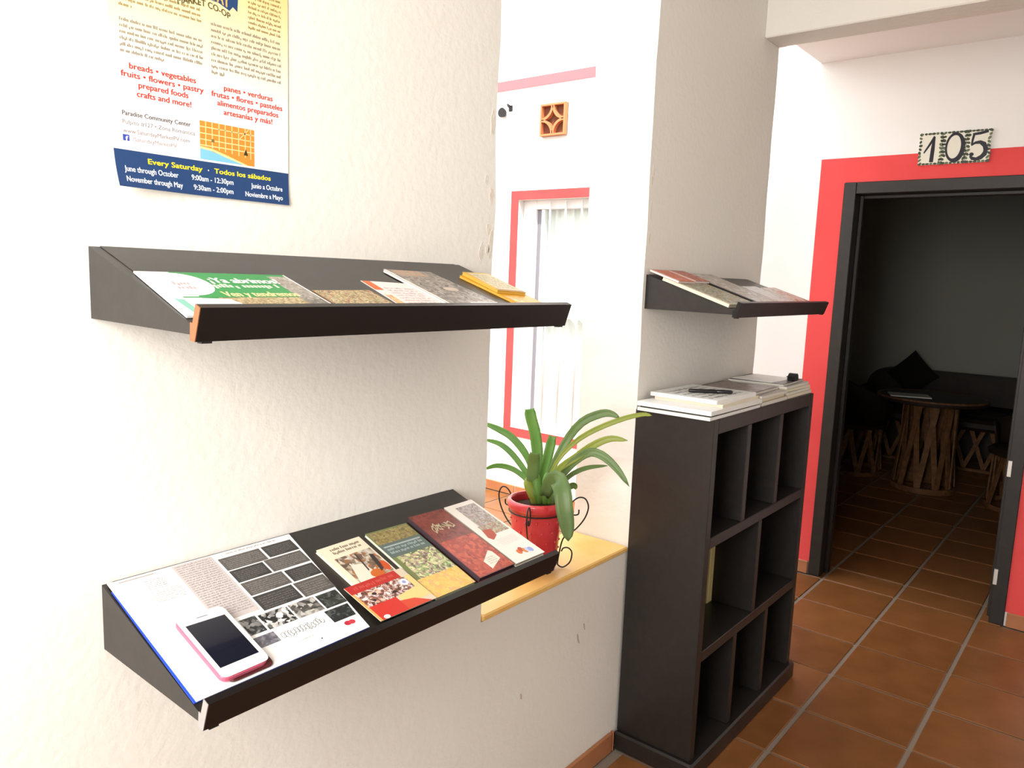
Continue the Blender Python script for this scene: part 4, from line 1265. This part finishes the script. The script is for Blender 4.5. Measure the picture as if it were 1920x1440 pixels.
for i, dgt in enumerate('105'):
    x0 = i * (TW + 0.0015)
    tl = MB().box((x0, 0, 0), (x0 + TW, TH, 0.009), c=0.0015).build('number_tile', M_TILEW, sign)
    p = Print([(x0, TH), (x0 + TW, TH), (x0 + TW, 0), (x0, 0)], 0.009)
    # leafy dabs around the rim
    for k in range(9):
        t = 0.04 + 0.92 * k / 8
        for s_ in (0.05, 0.95):
            p.ell(s_ + rr.uniform(-0.02, 0.03) * (1 if s_ < 0.5 else -1), t, 0.065 + 0.035 * rr.random(), 0.036 + 0.016 * rr.random(), M_ORN if rr.random() < 0.7 else M_ORN2, 0 + 0.05 * k, n=10, rot=rr.uniform(-0.6, 0.6))
    for k in range(6):
        s_ = 0.08 + 0.84 * k / 5
        for t in (0.03, 0.97):
            p.ell(s_, t, 0.065 + 0.03 * rr.random(), 0.028 + 0.014 * rr.random(), M_ORN if rr.random() < 0.7 else M_ORN2, 0.5 + 0.05 * k, n=10)
    if dgt == '1':
        stroke(p, [(0.62, 0.12), (0.60, 0.5), (0.58, 0.92)], [0.05, 0.085, 0.09], M_DIG, 1)
        stroke(p, [(0.64, 0.12), (0.45, 0.36), (0.22, 0.62)], [0.05, 0.045, 0.03], M_DIG, 1.2)
    elif dgt == '0':
        n = 40
        pts, ws = [], []
        for k in range(n + 1):
            a = 2 * math.pi * k / n
            pts.append((0.52 + 0.36 * math.cos(a), 0.49 + 0.41 * math.sin(a)))
            ws.append(0.045 + 0.055 * max(0, math.cos(a - 0.35)))
        stroke(p, pts, ws, M_DIG, 1)
    else:
        stroke(p, [(0.22, 0.14), (0.55, 0.115), (0.86, 0.07)], [0.035, 0.045, 0.04], M_DIG, 1)
        stroke(p, [(0.28, 0.13), (0.24, 0.30), (0.22, 0.46)], [0.05, 0.05, 0.04], M_DIG, 1.2)
        bowl = [(0.20, 0.47), (0.36, 0.40), (0.56, 0.39), (0.74, 0.47), (0.82, 0.60), (0.80, 0.74), (0.66, 0.85), (0.46, 0.90), (0.28, 0.87), (0.20, 0.79)]
        stroke(p, bowl, [0.03, 0.04, 0.055, 0.085, 0.10, 0.095, 0.075, 0.05, 0.05, 0.05], M_DIG, 1.4)
        p.ell(0.25, 0.75, 0.10, 0.06, M_DIG, 1.6, n=14)
    p.build('painted_number', None, tl)

# terracotta vent block with a four-pointed star
vent = empty('vent_block', (XB, 3.083, 2.552), label='square terracotta vent block with a four-pointed star', cat='vent')
M_TERRA = mat('terracotta_vent', (0.60, 0.22, 0.10, 1), 0.8, 0.2, bump=(60, 0.4, 0.003))
M_HOLE = mat('vent_recess', (0.16, 0.06, 0.035, 1), 0.9, 0.1)
O = vent.location
h = 0.100
MB(O).box((XB - 0.006, 3.083 - h, 2.552 - h), (XB - 0.001, 3.083 + h, 2.552 + h)).build('backing', M_HOLE, vent)
f_ = MB(O)
for a, b in (((-h, -h), (h, -h + 0.012)), ((-h, h - 0.012), (h, h)), ((-h, -h + 0.012), (-h + 0.012, h - 0.012)), ((h - 0.012, -h + 0.012), (h, h - 0.012))):
    f_.box((XB - 0.035, 3.083 + a[0], 2.552 + a[1]), (XB - 0.006, 3.083 + b[0], 2.552 + b[1]))
f_.build('frame', M_TERRA, vent)
for sx_, sz_ in ((1, 1), (1, -1), (-1, 1), (-1, -1)):
    pts = []
    for k in range(9):
        a = math.pi / 2 * k / 8
        pts.append((sx_ * (h - 0.012 - (h - 0.016) * math.cos(a)), sz_ * (h - 0.012 - (h - 0.016) * math.sin(a))))
    mbv = MB(O)
    for (y0, z0), (y1, z1) in zip(pts[:-1], pts[1:]):
        d = Vector((y1 - y0, z1 - z0)).normalized() * 0.008
        q = [(3.083 + y0 - d.y, 2.552 + z0 + d.x), (3.083 + y1 - d.y, 2.552 + z1 + d.x), (3.083 + y1 + d.y, 2.552 + z1 - d.x), (3.083 + y0 + d.y, 2.552 + z0 - d.x)]
        mbv.prism(q, 0, XB - 0.035, XB - 0.006)
    mbv.build('star_arc', M_TERRA, vent)

# little fittings beside it
spot = empty('wall_spotlight', (XB, 3.515, 2.637), label='small round black spotlight on the courtyard wall', cat='lamp')
O = spot.location
def disc(mb, c_, r0, r1, x0, x1, n=20):
    vs_ = []
    for r_, xx in ((0.0, x0), (r0, x0), (r1, x1), (0.0, x1)):
        for j in range(n):
            a = 2 * math.pi * j / n
            vs_.append((xx, c_[0] + r_ * math.cos(a), c_[1] + r_ * math.sin(a)))
    fs = []
    for i in range(3):
        for j in range(n):
            fs.append((i * n + j, i * n + (j + 1) % n, (i + 1) * n + (j + 1) % n, (i + 1) * n + j))
    return mb.add(vs_, fs)
disc(MB(O), (3.515, 2.637), 0.014, 0.014, XB, XB - 0.012).build('stem', M_BLACKW, spot)
disc(MB(O), (3.515, 2.637), 0.026, 0.032, XB - 0.012, XB - 0.034).build('head', M_BLACKW, spot)
hk = empty('wall_hook', (XB, 3.46, 2.66), label='tiny black bracket on the courtyard wall beside the spotlight', cat='bracket')
O = hk.location
MB(O).box((XB - 0.008, 3.445, 2.645), (XB, 3.475, 2.682), c=0.002).build('plate', M_BLACKW, hk)
MB(O).tube(smooth_path([Vector((XB - 0.008, 3.46, 2.675)), Vector((XB - 0.045, 3.455, 2.682)), Vector((XB - 0.055, 3.44, 2.665)), Vector((XB - 0.040, 3.43, 2.655))], 16), 0.005, 8).build('arm', M_BLACKW, hk, True)

# ================================================================ FURNITURE IN THE DARK ROOM
M_SLAT = mat('split_cedar', (0.13, 0.055, 0.020, 1), 0.7, 0.3, var=(25, (0.21, 0.10, 0.038, 1), 0.35, 0.7))
M_HIDE = mat('dark_pigskin', (0.022, 0.013, 0.009, 1), 0.55, 0.3, var=(12, (0.032, 0.019, 0.012, 1), 0.4, 0.7), bump=(60, 0.3, 0.002))
M_DARKC = mat('dark_cushion', (0.016, 0.014, 0.013, 1), 0.9, 0.1, bump=(200, 0.4, 0.001))
def slat(root, p0, p1, w_, t_, name='slat'):
    """flat lath between two points, broad side facing out from the axis"""
    p0, p1 = Vector(p0), Vector(p1)
    d = (p1 - p0).normalized()
    out = Vector(((p0 + p1).x, (p0 + p1).y, 0))
    out = (out - d * out.dot(d)).normalized() if out.length > 1e-5 else Vector((1, 0, 0))
    s_ = d.cross(out)
    vs_ = []
    for p_ in (p0, p1):
        for a, b in ((-1, -1), (1, -1), (1, 1), (-1, 1)):
            vs_.append(p_ + s_ * (a * w_ / 2) + out * (b * t_ / 2))
    return MB().add(vs_, [(0, 3, 2, 1), (4, 5, 6, 7), (0, 1, 5, 4), (1, 2, 6, 5), (2, 3, 7, 6), (3, 0, 4, 7)]).build(name, M_SLAT, root)
def drum(root, r0, r1, z0, z1, n, lean, w_, ph=0.0):
    """lattice drum of crossed laths"""
    for k in range(n):
        a = 2 * math.pi * k / n + ph
        for sgn, dr in ((1, 0.0), (-1, -0.012)):
            b = a + sgn * lean
            slat(root, ((r0 + dr) * math.cos(a), (r0 + dr) * math.sin(a), z0), ((r1 + dr) * math.cos(b), (r1 + dr) * math.sin(b), z1), w_, 0.010)
def hoop(root, r_, z, t_=0.014, name='hoop', m=None):
    MB().lathe([(r_ + 0.012, z - t_), (r_ + 0.012, z + t_), (r_ - 0.004, z + t_), (r_ - 0.004, z - t_), (r_ + 0.012, z - t_)], 40).build(name, m or M_SLAT, root, False)

tb = empty('round_table', (6.66, 1.19, 0), label='round table on a lattice drum of crossed laths, seen through the doorway', cat='table')
drum(tb, 0.215, 0.185, 0.02, 0.69, 10, 0.42, 0.040)
hoop(tb, 0.218, 0.022, 0.021)
hoop(tb, 0.190, 0.680, 0.012)
MB().lathe([(0.0, 0.695), (0.36, 0.695), (0.385, 0.702), (0.388, 0.722), (0.380, 0.734), (0.0, 0.737)], 48).build('table_top', M_HIDE, tb)
MB().lathe([(0.372, 0.7345), (0.379, 0.7375), (0.386, 0.735), (0.389, 0.724)], 48).build('top_rim', M_SLAT, tb)
mg = empty('magazine', (6.50, 1.32, 0.7385), 0.35, 'white magazine lying on the round table in the dark room', 'magazine')
MB().box((-0.10, -0.14, 0.0), (0.10, 0.14, 0.007)).build('pages', M_PAPER, mg)
MB().box((-0.101, -0.141, 0.007), (0.101, 0.141, 0.0078)).build('cover', ink('c8c6c0'), mg)

def equipal(loc, rot, label):
    c_ = empty('barrel_chair', loc, rot, label, 'chair', 'barrel chairs around the round table')
    drum(c_, 0.245, 0.225, 0.015, 0.395, 9, 0.36, 0.034)
    hoop(c_, 0.245, 0.018, 0.017)
    MB().lathe([(0.0, 0.39), (0.235, 0.39), (0.262, 0.40), (0.268, 0.425), (0.24, 0.448), (0.0, 0.452)], 40).build('seat', M_HIDE, c_)
    # rounded back and arms: higher behind, lower towards the front
    mb = MB(); n = 30
    for i in range(n + 1):
        a = math.radians(55 + 250 * i / n)
        k = 0.5 - 0.5 * math.cos(2 * math.pi * i / n)
        top = 0.60 + 0.22 * k ** 0.7
        for r_, z in ((0.262, 0.43), (0.285, top - 0.03), (0.295, top), (0.272, top), (0.250, top - 0.03), (0.240, 0.452)):
            mb.v.append(Vector((r_ * math.cos(a), r_ * math.sin(a), z)))
    for i in range(n):
        for j in range(6):
            mb.f.append([i * 6 + j, (i + 1) * 6 + j, (i + 1) * 6 + (j + 1) % 6, i * 6 + (j + 1) % 6]); mb.mi.append(0)
    mb.f += [list(range(5, -1, -1)), [n * 6 + j for j in range(6)]]; mb.mi += [0, 0]
    mb.build('back', M_HIDE, c_, True)
    return c_
equipal((6.86, 1.80, 0), math.radians(-30), 'leather barrel chair with a lath base, left of the round table')
equipal((6.55, 0.50, 0), math.radians(120), 'leather barrel chair in deep shade, right of the round table')

sofa = empty('settee', (7.88, 0.95, 0), label='long dark leather settee along the far wall of the dark room', cat='settee')
O = sofa.location
SY0, SY1 = 0.10, 2.02
for k in range(13):
    y = SY0 + 0.06 + (SY1 - SY0 - 0.12) * k / 12
    for sg in (1, -1):
        y2 = min(max(y + 0.12 * sg, SY0 + 0.03), SY1 - 0.03)
        dz = Vector((0, y2 - y, 0.33)).normalized()
        xx = 7.62 + (0.012 if sg > 0 else 0)
        MB(O).add([(xx, y - 0.017, 0.03), (xx, y + 0.017, 0.03), (xx, y2 + 0.017, 0.36), (xx, y2 - 0.017, 0.36), (xx + 0.01, y - 0.017, 0.03), (xx + 0.01, y + 0.017, 0.03), (xx + 0.01, y2 + 0.017, 0.36), (xx + 0.01, y2 - 0.017, 0.36)],
                  [(0, 3, 2, 1), (4, 5, 6, 7), (0, 1, 5, 4), (1, 2, 6, 5), (2, 3, 7, 6), (3, 0, 4, 7)]).build('slat', M_SLAT, sofa)
MB(O).box((7.60, SY0, 0.0), (8.20, SY1, 0.03), c=0.008).build('base_rail', M_SLAT, sofa)
MB(O).box((8.16, SY0, 0.03), (8.20, SY1, 0.36)).build('lower_back', M_HIDE, sofa)
MB(O).box((7.58, SY0, 0.36), (8.20, SY1, 0.46), c=0.03).build('seat', M_HIDE, sofa)
prof = []
n = 24
back = MB(O)
outline = [(SY0, 0.46)] + [(SY0 + 0.16 - 0.16 * math.cos(math.pi / 2 * k / 8), 0.63 + 0.17 * math.sin(math.pi / 2 * k / 8)) for k in range(9)]
outline += [(SY1 - 0.20 + 0.20 * math.sin(math.pi / 2 * k / 8), 0.63 + 0.17 * math.cos(math.pi / 2 * k / 8)) for k in range(9)] + [(SY1, 0.46)]
back.prism(outline, 0, 8.05, 8.20)
back.build('back', M_HIDE, sofa)
for y0, y1 in ((SY0, SY0 + 0.09), (SY1 - 0.09, SY1)):
    MB(O).box((7.62, y0, 0.46), (8.05, y1, 0.64), c=0.03).build('armrest', M_HIDE, sofa)
MB(O).box((7.60, SY0 + 0.10, 0.46), (8.03, SY1 - 0.10, 0.54), c=0.03).build('seat_cushion', M_DARKC, sofa)

# diamond-set cushion leaning on the settee back
cu = empty('cushion', (7.94, 1.605, 0.541), label='dark square cushion standing on its corner on the settee', cat='cushion')
s_ = 0.160
mb = MB()
nq = 10
def pil(u, v, sgn):
    e = (1 - abs(u) ** 3) * (1 - abs(v) ** 3)
    a, b = u * (1 - 0.06 * (1 - v * v)), v * (1 - 0.06 * (1 - u * u))
    yy, zz = (a - b) * s_ / math.sqrt(2), (a + b) * s_ / math.sqrt(2) + s_ * math.sqrt(2)
    return Vector((sgn * 0.055 * e + 0.27 * (zz - s_ * math.sqrt(2)) * 0.35, yy, zz))
for sgn in (1, -1):
    b = len(mb.v)
    for i in range(nq + 1):
        for j in range(nq + 1):
            mb.v.append(pil(-1 + 2 * i / nq, -1 + 2 * j / nq, sgn))
    for i in range(nq):
        for j in range(nq):
            q = [b + i * (nq + 1) + j, b + (i + 1) * (nq + 1) + j, b + (i + 1) * (nq + 1) + j + 1, b + i * (nq + 1) + j + 1]
            mb.f.append(q if sgn < 0 else q[::-1]); mb.mi.append(0)
mb.build('cushion_cover', M_DARKC, cu, True)
